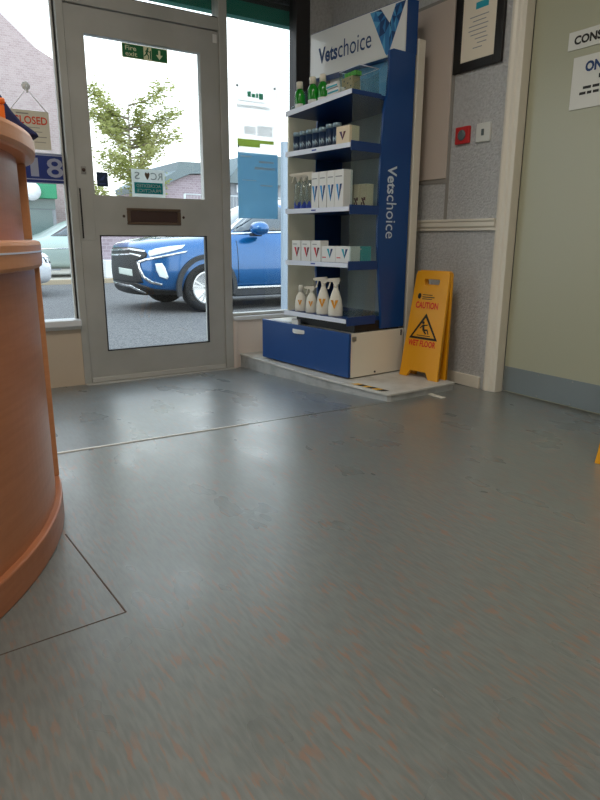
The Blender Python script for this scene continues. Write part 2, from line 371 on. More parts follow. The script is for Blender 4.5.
box('glazing_seal', (.857, .866, .012, .04, .33, 2.44), M['seal'], w1)
box('glazing_bead', (.849, .857, .014, .04, .33, 2.44), M['alulight'], w1)
w2 = window('window_2', [(1.777, 1.83, -.022, .07, -.08, 2.5)], [(1.83, 2.311, .025, .031, .285, 2.5)])
box('sill', (1.83, 2.415, -.035, .06, .262, .286), M['sill_white'], w2, .004)
box('glazing_bead', (1.83, 2.311, .0, .05, .286, .305), M['alulight'], w2, .003)
box('apron_panel', (1.83, 2.415, -.012, .06, -.1, .262), M['under'], w2, .002)
box('side_frame', (2.311, 2.415, -.015, .07, .286, 2.5), M['darkframe'], w2, .004)
box('pipe_cover', (1.83, 1.862, -.03, -.012, -.075, .262), M['under'], w2, .008)
w3 = window('window_3', [(.906, 1.777, -.02, .07, 1.945, 2.012), (.906, 1.777, -.01, .07, 2.46, 2.5)], [(.906, 1.777, .025, .031, 2.012, 2.46)])
box('glazing_bead', (.906, 1.777, .0, .05, 2.012, 2.022), M['seal'], w3)
# teal fascia and shutter housing above the shopfront outside
sh = struct(MB().box(-1.6, 2.41, .10, .16, 2.085, 2.17).build('trim_5', M['teal']))
s2 = MB()
for i in range(8): s2.box(-1.6, 2.41, .16-.05, .19, 2.17+i*.04, 2.17+i*.04+.034)
struct(s2.build('trim_6', M['shutter'], bevel=.004))

# front door
D0, D1, DZ0, DZ1 = .908, 1.775, -.046, 1.938
d = struct(plate('door_1', [(D0, DZ0), (D1, DZ0), (D1, DZ1), (D0, DZ1)],
      [[(1.002, 1.006), (1.662, 1.006), (1.662, 1.816), (1.002, 1.816)], [(1.013, .132), (1.668, .132), (1.668, .793), (1.013, .793)]], .042, M['alu'], None, .002))
d.location = (0, .014, 0)
def dchild(mb, name, m, bevel=0, parent=None):
    o = mb.build(name, m, parent or d, bevel)
    if parent is None: o.location = (0, -.014, 0)
    return o
dchild(MB().box(1.0, 1.664, .012, .018, 1.004, 1.818), 'upper_pane', M['pane'])
dchild(MB().box(1.01, 1.67, .012, .018, .13, .795), 'lower_pane', M['pane'])
b = MB(); t = .007
for x0, x1, z0, z1 in ((1.013, 1.668, .132, .793),):
    b.box(x0, x1, -.01, .01, z0, z0+t); b.box(x0, x1, -.01, .01, z1-t, z1); b.box(x0, x0+t, -.01, .01, z0, z1); b.box(x1-t, x1, -.01, .01, z0, z1)
dchild(b, 'glazing_bead', M['seal'])
# lock stile
dchild(MB().box(.912, .992, -.0125, -.0065, .765, 1.047), 'lock_cover', M['alu'], .0015)
dchild(MB().box(.918, .926, -.016, -.01, .775, 1.04), 'finger_slot', M['seal'], .001)
lk = dchild(MB().box(.936, .964, -.0135, -.006, 1.115, 1.155), 'lock_plate', M['steel'], .002)
MB().lathe([(.009, 0), (.009, .004), (.006, .005)], 16, T=Matrix.Translation((.950, -.0135, 1.136)) @ Matrix.Rotation(PI/2, 4, 'X')).build('key_cylinder', M['darkbrown'], lk)
dchild(MB().box(.9465, .9495, -.0085, -.006, -.04, .76).box(.9465, .9495, -.0085, -.006, 1.16, 1.93), 'stile_joint', M['seal'])
lp = MB(); lp.box(1.176, 1.502, -.016, -.006, .853, .868); lp.box(1.176, 1.502, -.016, -.006, .930, .945); lp.box(1.176, 1.196, -.016, -.006, .868, .930); lp.box(1.482, 1.502, -.016, -.006, .868, .930)
lpo = dchild(lp, 'letter_plate', M['bronze'], .003)
MB().box(1.196, 1.482, -.0105, -.006, .868, .930).build('flap', M['darkbrown'], lpo, .002)
for x in (1.158, 1.520):
    MB().lathe([(.008, 0), (.008, .003), (.004, .006)], 14, T=Matrix.Translation((x, -.0065, .899)) @ Matrix.Rotation(PI/2, 4, 'X')).build('screw', M['darkbrown'], lpo)
dchild(MB().box(.91, 1.773, -.02, -.006, -.046, -.018), 'weather_bar', M['alulight'], .003)
dchild(MB().box(1.742, 1.768, -.0115, -.006, 1.88, 1.925), 'closer_catch', M['white'], .002)
struct(box('trim_7', (.87, 1.83, -.06, .07, -.065, -.047), M['alulight'], bevel=.003))  # threshold
# floor seams and the metal nosing along the top of the ramp
struct(MB().prism([(.40, -1.338), (.41, -1.352), (1.22, -1.383), (1.22, -1.372)], 'z', -.004, .003).build('trim_8', M['white']))
struct(MB().prism([(1.222, -1.374), (1.222, -1.381), (1.99, -1.41), (1.99, -1.404)], 'z', -.004, .0015).build('trim_11', M['steel']))
s = MB()
def seam(mb, p, q, wd=.0035):
    p = Vector(p); q = Vector(q); n = (q-p).normalized(); n = Vector((-n.y, n.x))*wd/2
    mb.prism([tuple(p+n), tuple(q+n), tuple(q-n), tuple(p-n)], 'z', -.001, .0008)
seam(s, (.305, -2.045), (.33, -2.493)); seam(s, (.33, -2.493), (.04, -2.509), .0025); seam(s, (.04, -2.509), (-.5, -2.54), .0025)
struct(s.build('trim_9', M['seam']))

# lift-off platform (boxed step) under the display stand
p = MB()
poly = [(1.885, .0), (1.89, -.30), (1.92, -.90), (1.955, -1.18), (1.985, -1.392), (2.0, -1.403), (2.455, -1.376), (2.47, -1.37), (2.475, -.0)]
p.prism(poly, 'z', -.09, .028, 0)
pl = struct(p.build('trim_10', M['platside'], bevel=.002))
p = MB(); p.prism([(x-.006 if i < 6 else x, y-(.006 if 4 <= i < 8 else 0)) for i, (x, y) in enumerate(poly)], 'z', .028, .04); p.build('top_board', M['plat'], pl, .003)

# ---------------------------------------------------------------- display stand
TH = math.radians(5.5); BP = Vector((2.007, -1.039, 0)); U = Vector((math.sin(TH), -math.cos(TH), 0)); W = Vector((math.cos(TH), math.sin(TH), 0)); RZ = -(PI/2-TH)
def SW(x, y, z): return BP+U*x+W*y+Vector((0, 0, z))
PZ = .04
st = thing('display_stand', 'tall navy product display stand with five shelves and white header, on the platform', 'display stand', SW(0, 0, PZ), RZ)
def sp(mb, name, m, bevel=0, parent=None):
    """stand part: coordinates are in the stand frame with z from the floor"""
    o = mb.build(name, m, parent or st, bevel)
    if parent is None: o.location = (0, 0, -PZ)
    return o
base = sp(MB().box(-.795, -.0, .014, .42, PZ+.006, .288), 'base_cabinet', M['basewhite'], .003)
for x in (-.06, -.76):
    for y in (.05, .36): MB().box(x, x+.03, y, y+.03, PZ, .05).build('foot', M['carblack'], base)
dr = sp(MB().box(-.805, .004, -.004, .014, .05, .291), 'drawer', M['navy'], .003)
h = MB(); pts = [(-.058+.116*i/12, -.022*math.sin(PI*i/12)) for i in range(13)]
h.prism([(x-.433, y-.004) for x, y in pts], 'z', .243, .266)
h.build('drawer_handle', M['carton'], dr, .004)
sp(MB().box(-.003, .006, .022, .052, .247, .272), 'cam_lock', M['steel'], .004)
sp(MB().lathe([(.006, 0), (.006, .003), (.003, .004)], 12, T=Matrix.Translation((0, .20, .062)) @ Matrix.Rotation(PI/2, 4, 'Y')), 'screw_cap', M['carblack'])
sp(MB().box(-.001, .003, .395, .403, .25, .282), 'catch', M['carblack'])
# side blades
prof = [(.235, .30), (.235, .364), (.205, .60), (.188, .75), (.186, .877), (.19, 1.1), (.195, 1.26), (.203, 1.413), (.222, 1.486), (.23, 1.6), (.23, 1.695), (.256, 1.705), (.418, 1.705), (.418, .30)]
for x0, x1, nm in ((-.016, .0, 'side_panel'), (-.545, -.529, 'side_panel')):
    o = sp(MB().prism(prof if x1 == 0 else [q_ if q_[1] < 1.6 else (q_[0], 1.6) for q_ in prof[:10]]+[(.418, 1.6), (.418, .30)], 'x', x0, x1), nm, M['navy'], .002)
    if x1 == 0:
        t = MB(); text_into(t, 'Vets', (.0012, .243, 1.153), (0, 0, -1), (0, 1, 0), .142, .068, 0, .022)
        text_into(t, 'choice', (.0012, .243, 1.006), (0, 0, -1), (0, 1, 0), .222, .074, 0, .0)
        tag(t.build('lettering', M['textpale'], o), 'pale Vetschoice lettering running down the side panel')
sp(MB().box(-.529, -.016, .395, .41, .30, 1.70), 'back_panel', M['backp'])
# header box
hd = sp(MB().box(-.765, -.004, .345, .428, 1.702, 1.952), 'header_board', M['navy'], .002)
MB().box(-.765, -.004, .335, .345, 1.702, 1.945).build('header_face', M['headw'], hd, .002)
t = MB(); text_into(t, 'Vets', (-.688, .3340, 1.772), (1, 0, 0), (0, 0, 1), .168, .084, 0, .03)
text_into(t, 'choice', (-.514, .3340, 1.772), (1, 0, 0), (0, 0, 1), .268, .090, 0, .0)
t.build('lettering', M['textblue'], hd)
v = MB()      # mosaic V
def tri_arm(q, n):
    A, B, C_, D_ = [Vector(x) for x in q]
    for i in range(n):
        for j in range(2):
            def P(a, b): return (A.lerp(D_, a)).lerp(B.lerp(C_, a), b)
            a0, a1, b0, b1 = i/n, (i+1)/n, j/2, (j+1)/2
            c = [P(a0, b0), P(a0, b1), P(a1, b1), P(a1, b0)]
            k = random.choice([(0, 1), (1, 2), (2, 0), (0, 2), (1, 0), (1, 1)])
            if (i+j) % 2: fs = [(0, 1, 2), (0, 2, 3)]
            else: fs = [(0, 1, 3), (1, 2, 3)]
            for ff, kk in zip(fs, k): v.add([c[q_] for q_ in ff], [(0, 1, 2)], kk)
y = .3342
tri_arm([(-.262, y, 1.938), (-.182, y, 1.938), (-.115, y, 1.86), (-.14, y, 1.722)], 5)
tri_arm([(-.075, y, 1.938), (.0-.006, y, 1.938), (-.112, y, 1.722), (-.115, y, 1.86)], 5)
v.add([(-.14, y, 1.722), (-.115, y, 1.86), (-.112, y, 1.722), (-.126, y, 1.708)], [(0, 1, 2, 3)], 0)
v.build('logo', [M['bluelogo1'], M['bluelogo2'], M['bluelogo3']], hd)
sp(MB().box(-.529, -.016, .385, .395, 1.487, 1.70), 'upper_back_board', M['bluelogo3'])
# shelves
SHZ = [1.463, 1.220, .917, .636, .346]
TILT = .066
def zoff(i, x): return TILT*x if i == 0 else 0
for i, z in enumerate(SHZ):
    m = MB(); t = .022; x0, x1 = -.529, -.0
    if i == 4: x0, x1 = -.545, -.004
    def q(x, zz): return zz+zoff(i, x)
    if i == 0: x1 = -.0
    pts = [(-.014 if False else x0, -.02), (x1, -.02), (x1, .18), (-.016, .18), (-.016, .395), (x0, .395)]
    n = len(pts)
    vs = [(x, y_, q(x, z)) for x, y_ in pts]+[(x, y_, q(x, z+t)) for x, y_ in pts]
    m.add(vs, [tuple(range(n)), tuple(range(2*n-1, n-1, -1))]+[(a_, a_+n, (a_+1) % n+n, (a_+1) % n) for a_ in range(n)])
    so = sp(m, 'shelf', M['navyd'], .0015)
    s_ = MB(); s_.add([(x0-.004, -.0245, q(x0, z-.002)), (x1, -.0245, q(x1, z)), (x1, -.0245, q(x1, z+t)), (x0-.004, -.0245, q(x0, z+t+.003)),
                       (x0-.004, -.0205, q(x0, z-.002)), (x1, -.0205, q(x1, z)), (x1, -.0205, q(x1, z+t)), (x0-.004, -.0205, q(x0, z+t+.003))],
                      [(0, 1, 2, 3), (7, 6, 5, 4), (0, 4, 5, 1), (1, 5, 6, 2), (2, 6, 7, 3), (3, 7, 4, 0)])
    ps = s_.build('price_strip', M['strip'], so)
    if i in (1, 2, 3): MB().box(-.30, -.262, -.0252, -.0246, z+.008, z+.015).build('price_print', M['bluep'], so)
    if i: sp(MB().box(-.0065, .001, -.015, .19, z-.014, z+.032), 'shelf_bracket', M['navyd'], .001)
    # clear guards either side between shelves
    if i < 4:
        zl = SHZ[i+1]+.024
        for x in (-.5285, -.0035):
            zt = z+zoff(i, x)
            sp(MB().prism([(-.012, zl), (.187, zl), (.187, zt), (-.012, zt)], 'x', x, x+.003), 'side_guard', M['frost'] if x < -.5 else M['clear'])
for x in (-.5285, -.0035):
    z = SHZ[0]+.022+TILT*x
    sp(MB().prism([(-.012, z), (.215, z), (.228, 1.66), (.215, 1.67), (.19, 1.62), (.15, 1.575), (.09, 1.545), (.03, 1.53), (0, z+.03)] if x > -.5 else [(-.012, z), (.215, z), (.215, 1.66), (.16, 1.62), (.10, 1.56), (.04, 1.50)], 'x', x, x+.003), 'side_guard', M['clear'])
# gap frame under lowest shelf, and tray of clear cups on it
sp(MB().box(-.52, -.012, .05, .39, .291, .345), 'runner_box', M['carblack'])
cups = MB()
for i in range(4):
    for j in range(4):
        cx, cy = -.035-.055*i, .10+.055*j
        cups.lathe([(.022, .368), (.024, .385), (.0225, .385), (.02, .369)], 16, (cx, cy, 0))
cu = sp(cups, 'clear_cup_tray', M['clear'])
# papers on the left of the cabinet top
tag(box('paper_sheet', (0, .21, 0, .05, 0, .002), M['carton']), 'thin white paper sheet lying on the navy cabinet top', 'paper')
ps = bpy.data.objects['paper_sheet']; ps.location = SW(-.76, .02, .2915); ps.rotation_euler = (0, 0, RZ)
bxw = thing('small_box', 'tiny white box on the cabinet top below the lowest shelf', 'box', SW(-.475, -.002, .2915), RZ)
MB().box(-.03, .03, .002, .022, 0, .03).build('carton_body', M['carton'], bxw, .002)

# ------- products on the stand
def prod(name, label, cat, i, x, y, group):
    z = SHZ[i]+.0225+zoff(i, x)+(.0008 if i == 0 else 0)
    t = thing(name, label, cat, SW(x, y, z), RZ, group)
    if i == 0: t.rotation_euler = (0, -math.atan(TILT), RZ)
    return t
ORD = ['leftmost', 'second', 'third', 'fourth', 'fifth', 'sixth', 'rightmost']
# top shelf: green bottles
for x, y, dsc in ((-.468, .03, 'leftmost of three'), (-.362, .035, 'middle of three'), (-.30, .052, 'rightmost of three')):
    t = prod('green_bottle', f'green bottle with cream cap on the top shelf, {dsc}', 'bottle', 0, x, y, 'green bottles on the top shelf')
    MB().lathe([(.001, 0), (.027, 0), (.029, .004), (.029, .075), (.026, .092), (.017, .104), (.015, .108), (.001, .108)], 24).build('bottle_body', M['greenbottle'], t)
    MB().lathe([(.001, .1085), (.018, .1085), (.0175, .142), (.016, .144), (.001, .144)], 20).build('cap', M['cap'], t)
    b = MB(); n = 12
    vs = []
    for k in range(n+1):
        a = -PI*.95+PI*.9*k/n
        vs += [(.0294*math.cos(a), .0294*math.sin(a), .006), (.0294*math.cos(a), .0294*math.sin(a), .03)]
    b.add(vs, [(2*k, 2*k+2, 2*k+3, 2*k+1) for k in range(n)], 0, True); b.build('label', M['carton'], t)
# stacked flat packs
for k, (dx, dy) in enumerate(((0, 0), (.003, .006), (-.002, .002))):
    t = prod('flat_pack', ['flat white and teal packet at the bottom of the top-shelf stack', 'flat white and teal packet in the middle of the top-shelf stack', 'flat white and teal packet on top of the top-shelf stack'][k], 'packet', 0, -.203+dx, .055+dy, 'flat packets on the top shelf')
    t.location.z += k*.0265
    b = MB(); b.box(-.046, .045, -.03, .06, 0, .025, 0); b.build('carton_body', M['carton'], t, .0015)
    MB().box(-.042, .041, -.031, -.0302, .004, .012).build('print_band', M['tealp'], t)
t = prod('clear_box', 'clear plastic organiser box at the right end of top shelf', 'box', 0, -.085, .09, None)
b = MB(); b.box(-.072, .076, -.05, -.048, 0, .115); b.box(-.072, .076, .08, .082, 0, .115); b.box(-.072, -.070, -.05, .08, 0, .115); b.box(.074, .076, -.05, .08, 0, .115); b.box(-.072, .076, -.05, .08, 0, .002)
b.build('clear_walls', M['clear'], t)
MB().tube([(-.072, -.05, .116), (.076, -.05, .116), (.076, .082, .116), (-.072, .082, .116), (-.072, -.05, .116)], .002, 6).build('rim', M['strip'], t)
t = prod('kraft_pack', 'beige pack with small prints inside the clear box', 'packet', 0, -.104, .062, None); t.location.z += .0025
b = MB(); b.box(-.045, .035, -.015, .04, 0, .082); b.build('carton_body', M['kraft'], t, .002)
b = MB()
for qx, qz in ((-.025, .066), (.0, .052), (.02, .068), (-.02, .036), (.022, .036)): b.box(qx-.005, qx+.005, -.0158, -.0152, qz-.004, qz+.004)
b.build('print', M['bark'], t)
for k in range(4):
    t = prod('green_sachet', f'bright green sachet in the clear box, {["first","second","third","fourth"][k]} from the left', 'sachet', 0, -.135+.022*k, .068, 'green sachets in the clear box'); t.location.z += .0855
    MB().box(-.009, .009, -.012, .03, 0, .022).build('pouch', M['greenpack'], t, .003)
# second shelf canisters
for k in range(7):
    t = prod('canister', f'small dark blue canister with pale lid on second shelf, {ORD[k]} of the row', 'canister', 1, -.492+.0555*k, .028, 'canisters on the second shelf')
    hgt = .104 if k < 5 else .112
    MB().lathe([(.001, 0), (.0215, 0), (.0225, .003), (.0225, hgt-.022), (.001, hgt-.022)], 20).build('canister_body', M['can'], t)
    MB().lathe([(.001, hgt-.0217), (.0228, hgt-.0217), (.0228, hgt-.002), (.021, hgt), (.001, hgt)], 20).build('lid', M['cansil'], t)
    b = MB(); vs = []
    for j in range(9):
        a = -PI*.85+PI*.7*j/8; vs += [(.0229*math.cos(a), .0229*math.sin(a), .02+.018*(j % 2)), (.0229*math.cos(a), .0229*math.sin(a), .05-.008*(j % 3))]
    b.add(vs, [(2*j, 2*j+2, 2*j+3, 2*j+1) for j in range(8)]); b.build('label', M['cansil'], t)
t = prod('carton', 'white carton with purple V mark at the right of the second shelf', 'carton', 1, -.092, .035, None)
MB().box(-.05, .05, -.028, .04, 0, .088).build('carton_body', M['creamcarton'], t, .0012)
vmark(MB(), .0, .02, .05, .042, -.0288, 0, 1).build('print', [M['purplep'], M['maroon']], t)
# third shelf: clear spray bottles, tall cartons, small cartons
def trigger(mb, z, s=1.0):
    mb.lathe([(.012*s, z), (.013*s, z+.014*s), (.011*s, z+.016*s)], 14)
    mb.prism([(-.05*s, z+.030*s), (-.046*s, z+.046*s), (.018*s, z+.052*s), (.026*s, z+.04*s), (.016*s, z+.016*s), (-.012*s, z+.016*s), (-.016*s, z+.028*s)], 'y', -.009*s, .009*s)
    mb.prism([(-.034*s, z+.029*s), (-.028*s, z+.029*s), (-.036*s, z-.006*s), (-.044*s, z-.012*s), (-.046*s, z-.008*s), (-.04*s, z+.006*s)], 'y', -.005*s, .005*s)
    mb.box(-.058*s, -.049*s, -.005*s, .005*s, z+.032*s, z+.044*s)
    return mb
for k in range(3):
    t = prod('spray_bottle', f'clear spray bottle with white trigger on third shelf, {["leftmost","middle","rightmost"][k]} of three', 'spray bottle', 2, -.472+.052*k, .02, 'clear spray bottles on the third shelf'); t.rotation_euler.z += math.radians(55)
    MB().lathe([(.001, 0), (.022, 0), (.024, .004), (.024, .1), (.02, .125), (.011, .145), (.011, .15), (.001, .15)], 20).build('bottle_body', M['clearbottle'], t)
    trigger(MB(), .1505, .85).build('trigger_head', M['bottlewhite'], t, .001)
    b = MB(); vs = []
    for j in range(9):
        a = -PI*.9+PI*.8*j/8; vs += [(.0244*math.cos(a), .0244*math.sin(a), .004), (.0244*math.cos(a), .0244*math.sin(a), .03+.014*math.sin(j*1.7+k))]
    b.add(vs, [(2*j, 2*j+2, 2*j+3, 2*j+1) for j in range(8)]); b.build('label', M['bluep'], t)
for k in range(4):
    t = prod('carton', f'tall white carton with blue V on third shelf, {["leftmost","second","third","rightmost"][k]} of four', 'carton', 2, -.303+.0655*k, .03, 'tall white cartons on the third shelf')
    hw = .029 if k < 3 else .034
    MB().box(-hw, hw, -.028, .035, 0, .185).build('carton_body', M['carton'], t, .0012)
    b = vmark(MB(), 0, .03, .046, .085, -.0288, 0, 1); b.build('print', [M['skyp'], M['bluelogo2']], t)
    MB().box(-hw+.006, hw-.012, -.0288, -.0282, .15, .155).build('print', M['greyp'], t)
for k in range(3):
    t = prod('carton', f'small cream carton with dark red mark on third shelf, {["leftmost","middle","rightmost"][k]} of three', 'carton', 2, -.160+.056*k, .14, 'cream cartons on the third shelf')
    MB().box(-.023, .023, -.02, .03, 0, .118).build('carton_body', M['creamcarton'], t, .0012)
    b = MB(); b.add([(-.016, -.0206, .05), (-.004, -.0206, .05), (.016, -.0206, .012), (.004, -.0206, .012)], [(0, 1, 2, 3)], 0)
    b.add([(.002, -.0207, .052), (.016, -.0207, .052), (.016, -.0207, .036), (.002, -.0207, .036)], [(0, 1, 2, 3)], 0); b.add([(-.016, -.0206, .012), (-.006, -.0206, .012), (-.006, -.0206, .028), (-.016, -.0206, .028)], [(0, 1, 2, 3)], 0)
    b.build('print', M['maroon'], t)
# fourth shelf
for k in range(3):
    t = prod('carton', f'white carton with red V mark on fourth shelf, {["leftmost","middle","rightmost"][k]} of three', 'carton', 3, -.466+.088*k, .03, 'red-marked cartons on the fourth shelf')
    MB().box(-.04, .04, -.028, .03, 0, .112).build('carton_body', M['carton'], t, .0012)
    b = vmark(MB(), .008, .02, .05, .055, -.0288, 0, 1); b.build('print', [M['red'], M['maroon']], t)
    MB().box(-.028, .008, -.0288, -.0282, .09, .094).build('print', M['greyp'], t)
for k in range(2):
    t = prod('carton', f'wide white carton with teal V on fourth shelf, {["left","right"][k]} of two', 'carton', 3, -.188+.118*k, .035, 'teal-marked wide cartons on the fourth shelf')
    MB().box(-.058, .058, -.028, .04, 0, .084).build('carton_body', M['carton'], t, .0012)
    b = vmark(MB(), .012, .02, .05, .05, -.0288, 0, 1); b.build('print', [M['tealp'], M['bluelogo2']], t)
    MB().box(-.05, -.02, -.0288, -.0282, .022, .027).build('print', M['red'], t)
for k in range(3):
    t = prod('carton', f'narrow teal carton at right end of fourth shelf, {["leftmost","middle","rightmost"][k]} of three', 'carton', 3, -.066+.024*k, .10, 'teal cartons on the fourth shelf')
    MB().box(-.0105, .0105, -.02, .05, 0, .084).build('carton_body', M['tealcarton'], t, .0012)
    MB().box(-.0105, .0105, -.0208, -.0202, .066, .074).build('print', M['carton'], t)
# lowest shelf
for k, x in enumerate((-.462, -.362)):
    t = prod('spray_bottle', ['short white pump bottle with orange mark, leftmost on the lowest shelf', 'short white spray bottle with orange mark, second on the lowest shelf'][k], 'spray bottle', 4, x, .035, 'white spray bottles on the lowest shelf'); t.rotation_euler.z += math.radians(36)
    MB().lathe([(.001, 0), (.033, 0), (.035, .005), (.034, .05), (.028, .085), (.016, .105), (.0125, .112), (.001, .112)], 24, sy=.75).build('bottle_body', M['bottlewhite'], t)
    if k == 0: MB().lathe([(.013, .1125), (.014, .142), (.012, .15), (.001, .15)], 16).build('pump_cap', M['bottlewhite'], t)
    else: trigger(MB(), .1125, .75).build('trigger_head', M['bottlewhite'], t, .001)
    vmark(MB(), .002, .035, .026, .032, -.0285, 0).build('label', M['orangep'], t)
for k, x in enumerate((-.252, -.148)):
    t = prod('spray_bottle', ['tall white trigger spray bottle with orange V, left of the tall pair', 'tall white trigger spray bottle with orange V, right of the tall pair'][k], 'spray bottle', 4, x, .03, 'white spray bottles on the lowest shelf'); t.rotation_euler.z += math.radians(36)
    MB().lathe([(.001, 0), (.038, 0), (.041, .006), (.04, .05), (.034, .09), (.022, .13), (.014, .148), (.013, .156), (.001, .156)], 24, sy=.7).build('bottle_body', M['bottlewhite'], t)
    trigger(MB(), .1565, 1.0).build('trigger_head', M['bottlewhite'], t, .001)
    vmark(MB(), .0, .04, .042, .05, -.0302, 0).build('label', M['orangep'], t)

# cream board standing between the stand and the wall
o = MB().box(-.70, .0, .0, .055, 0, 1.742).build('cream_board', M['cream'], bevel=.004); o.location = SW(0, .436, PZ); o.rotation_euler = (0, 0, RZ)
tag(o, 'tall cream board standing on edge between the navy stand and the wall', 'board')
# hazard tape on the platform edge
o = MB(); 
for k in range(6): o.prism([(.036*k, 0), (.036*(k+1), 0), (.014+.036*(k+1), .036), (.014+.036*k, .036)], 'z', 0, .0008, k % 2)
o = o.build('hazard_tape', [M['tapeyellow'], M['tapeblack']]); o.location = (1.966, -1.125, .0405); o.rotation_euler = (0, 0, math.radians(-82))
tag(o, 'short strip of yellow and black hazard tape on platform corner', 'tape')

o = MB().box(-.015, .015, -.05, .05, 0, .004).build('plastic_strip', M['bottlewhite'], bevel=.001); o.location = (2.275, -1.44, 0); tag(o, 'short white plastic strip lying on the floor beside the platform', 'strip')

# ---------------------------------------------------------------- caution signs
def caution(label, loc, rotz, lean):
    t = thing('caution_sign', label, 'caution sign', loc, rotz, 'yellow wet floor signs')
    H, wb, wt = .575, .129, .107
    def X(s, h): return s*(wb+(wt-wb)*h/H)
    out = [(-wb, 0), (-.085, 0), (-.07, .035), (.04+.0, .035), (.055, 0), (wb, 0), (wt+.001, H-.02), (wt-.008, H), (-wt+.008, H), (-wt-.001, H-.02)]
    out = [(-wb, 0), (-.082, 0), (-.062, .038), (.046, .038), (.07, 0), (wb, 0), (wt, H-.015), (wt-.012, H), (-wt+.012, H), (-wt, H-.015)]
    hole = [(-.048, H-.075), (.05, H-.075), (.056, H-.045), (.05, H-.035), (-.048, H-.035), (-.055, H-.045)]
    fp = plate('front_panel', out, [hole], .012, M['yellow'], t, .003)
    fp.rotation_euler = (-lean, 0, 0)
    # raised rim
    bp = plate('back_panel', out, [hole], .012, M['yellow'], t, .003)
    bl = math.asin(min(1, max(-1, (.10-.03-H*math.sin(lean))/H*-1)))
    hy = H*math.sin(lean)
    bp.location = (0, .072, 0); bl = math.atan2((.018+hy)-.072, H*math.cos(lean)); bp.rotation_euler = (-bl, 0, 0)
    for x in (-.108, .06): MB().box(x, x+.048, -.006, .026, H-.012, H+.004).build('hinge', M['yellow'], fp, .003)
    fl = MB(); fl.prism([(-.000, .0), (.016, 0), (.016, H-.03), (0, H-.03)], 'x', -.002, .002); 
    p = MB(); yy = -.0102
    text_into(p, 'CAUTION', (-.083, yy, .378), (1, 0, 0), (0, 0, 1), .15, .036, 0, .03)
    text_into(p, 'WET FLOOR', (-.098, yy, .172), (1, 0, 0), (0, 0, 1), .185, .034, 0, .03)
    # warning triangle, ring between two triangles
    cx, zb, s, hgt = -.002, .212, .096, .142
    o3 = [(cx-s, zb), (cx+s, zb), (cx, zb+hgt)]; i3 = [(cx-s+.021, zb+.012), (cx+s-.021, zb+.012), (cx, zb+hgt-.024)]
    p.add([(x, yy, z) for x, z in o3+i3], [(0, 1, 4, 3), (1, 2, 5, 4), (2, 0, 3, 5)], 1)
    # slipping figure
    def stroke(a, b, wd):
        a = Vector((a[0], yy, a[1])); b = Vector((b[0], yy, b[1])); n = (b-a).normalized().cross(Vector((0, 1, 0)))*wd/2
        p.add([a+n, b+n, b-n, a-n], [(0, 1, 2, 3)], 1)
    n = 12; p.add([(cx-.012+.0085*math.cos(2*PI*k/n), yy, zb+.09+.0085*math.sin(2*PI*k/n)) for k in range(n)], [tuple(range(n))], 1)
    stroke((cx-.01, zb+.08), (cx-.004, zb+.048), .014); stroke((cx-.004, zb+.05), (cx+.022, zb+.052), .009); stroke((cx+.02, zb+.054), (cx+.03, zb+.03), .007)
    stroke((cx-.004, zb+.048), (cx+.014, zb+.03), .009); stroke((cx-.012, zb+.076), (cx-.03, zb+.058), .006); stroke((cx-.008, zb+.074), (cx+.02, zb+.08), .006)
    stroke((cx-.045, zb+.02), (cx+.045, zb+.02), .004)
    p.add([(-.066+.012*math.cos(2*PI*k/n), yy, .444+.016*math.sin(2*PI*k/n)) for k in range(n)], [tuple(range(n))], 1)
    stroke((-.046, .452), (.02, .452), .004); stroke((-.046, .44), (.035, .44), .005); stroke((-.046, .43), (.02, .43), .004)
    p.build('print', [M['redtext'], M['blacktext']], fp)
    return t
caution('yellow folding wet floor sign standing on the platform against the wall', (2.373, -1.197, PZ), math.radians(-81.7), math.radians(8.6))
c2 = caution('corner of a second yellow wet floor sign at the right edge of photo', (2.094, -2.592, 0), math.radians(-75), math.radians(17))

# ---------------------------------------------------------------- right wall fittings (front towards -x)
RW = -PI/2
def wall_thing(name, label, cat, y, z, x=XR): return thing(name, label, cat, (x, y, z), RW)
t = wall_thing('picture_frame', 'black framed certificate hanging on the textured wall', 'picture frame', -1.263, 1.606)
fr = MB(); fw_, fh, bd = .158, .46, .05
fr.box(-fw_, -fw_+bd, -.018, 0, 0, fh); fr.box(fw_-bd, fw_, -.018, 0, 0, fh); fr.box(-fw_+bd, fw_-bd, -.018, 0, 0, bd-.006); fr.box(-fw_+bd, fw_-bd, -.018, 0, fh-bd, fh)
fr.build('frame', M['frameblack'], t, .004)
pp = MB().box(-fw_+bd, fw_-bd, -.014, -.004, bd-.006, fh-bd).build('certificate', M['paper'], t)
b = MB(); b.box(-.025, .055, -.0146, -.014, .268, .298); b.build('heading_band', M['tealp'], pp)
b = MB()
for k, (a_, c_) in enumerate(((-.06, .06), (-.04, .045), (-.065, .06), (-.065, .055), (-.05, .05), (-.02, .06), (-.005, .055), (-.03, .03))):
    b.box(a_, c_, -.0145, -.014, .235-.02*k, .239-.02*k)
b.build('print', M['greyp'], pp)
t = wall_thing('call_point', 'square red alarm call point with grey button, on the wall below the picture', 'call point', -1.199, 1.262)
MB().box(-.048, .048, -.016, 0, 0, .084).build('red_housing', M['redbox'], t, .004)
MB().lathe([(.026, 0), (.026, .004), (.02, .007)], 24, T=Matrix.Translation((0, -.016, .042)) @ Matrix.Rotation(PI/2, 4, 'X')).build('button', M['greybtn'], t)
t = wall_thing('wall_switch', 'square white switch plate beside the red call point', 'switch', -1.337, 1.257)
MB().box(-.046, .046, -.012, 0, 0, .09).build('face_plate', M['label'], t, .004)
MB().box(-.007, .007, -.018, -.012, .03, .06).build('rocker', M['greybtn'], t, .001)
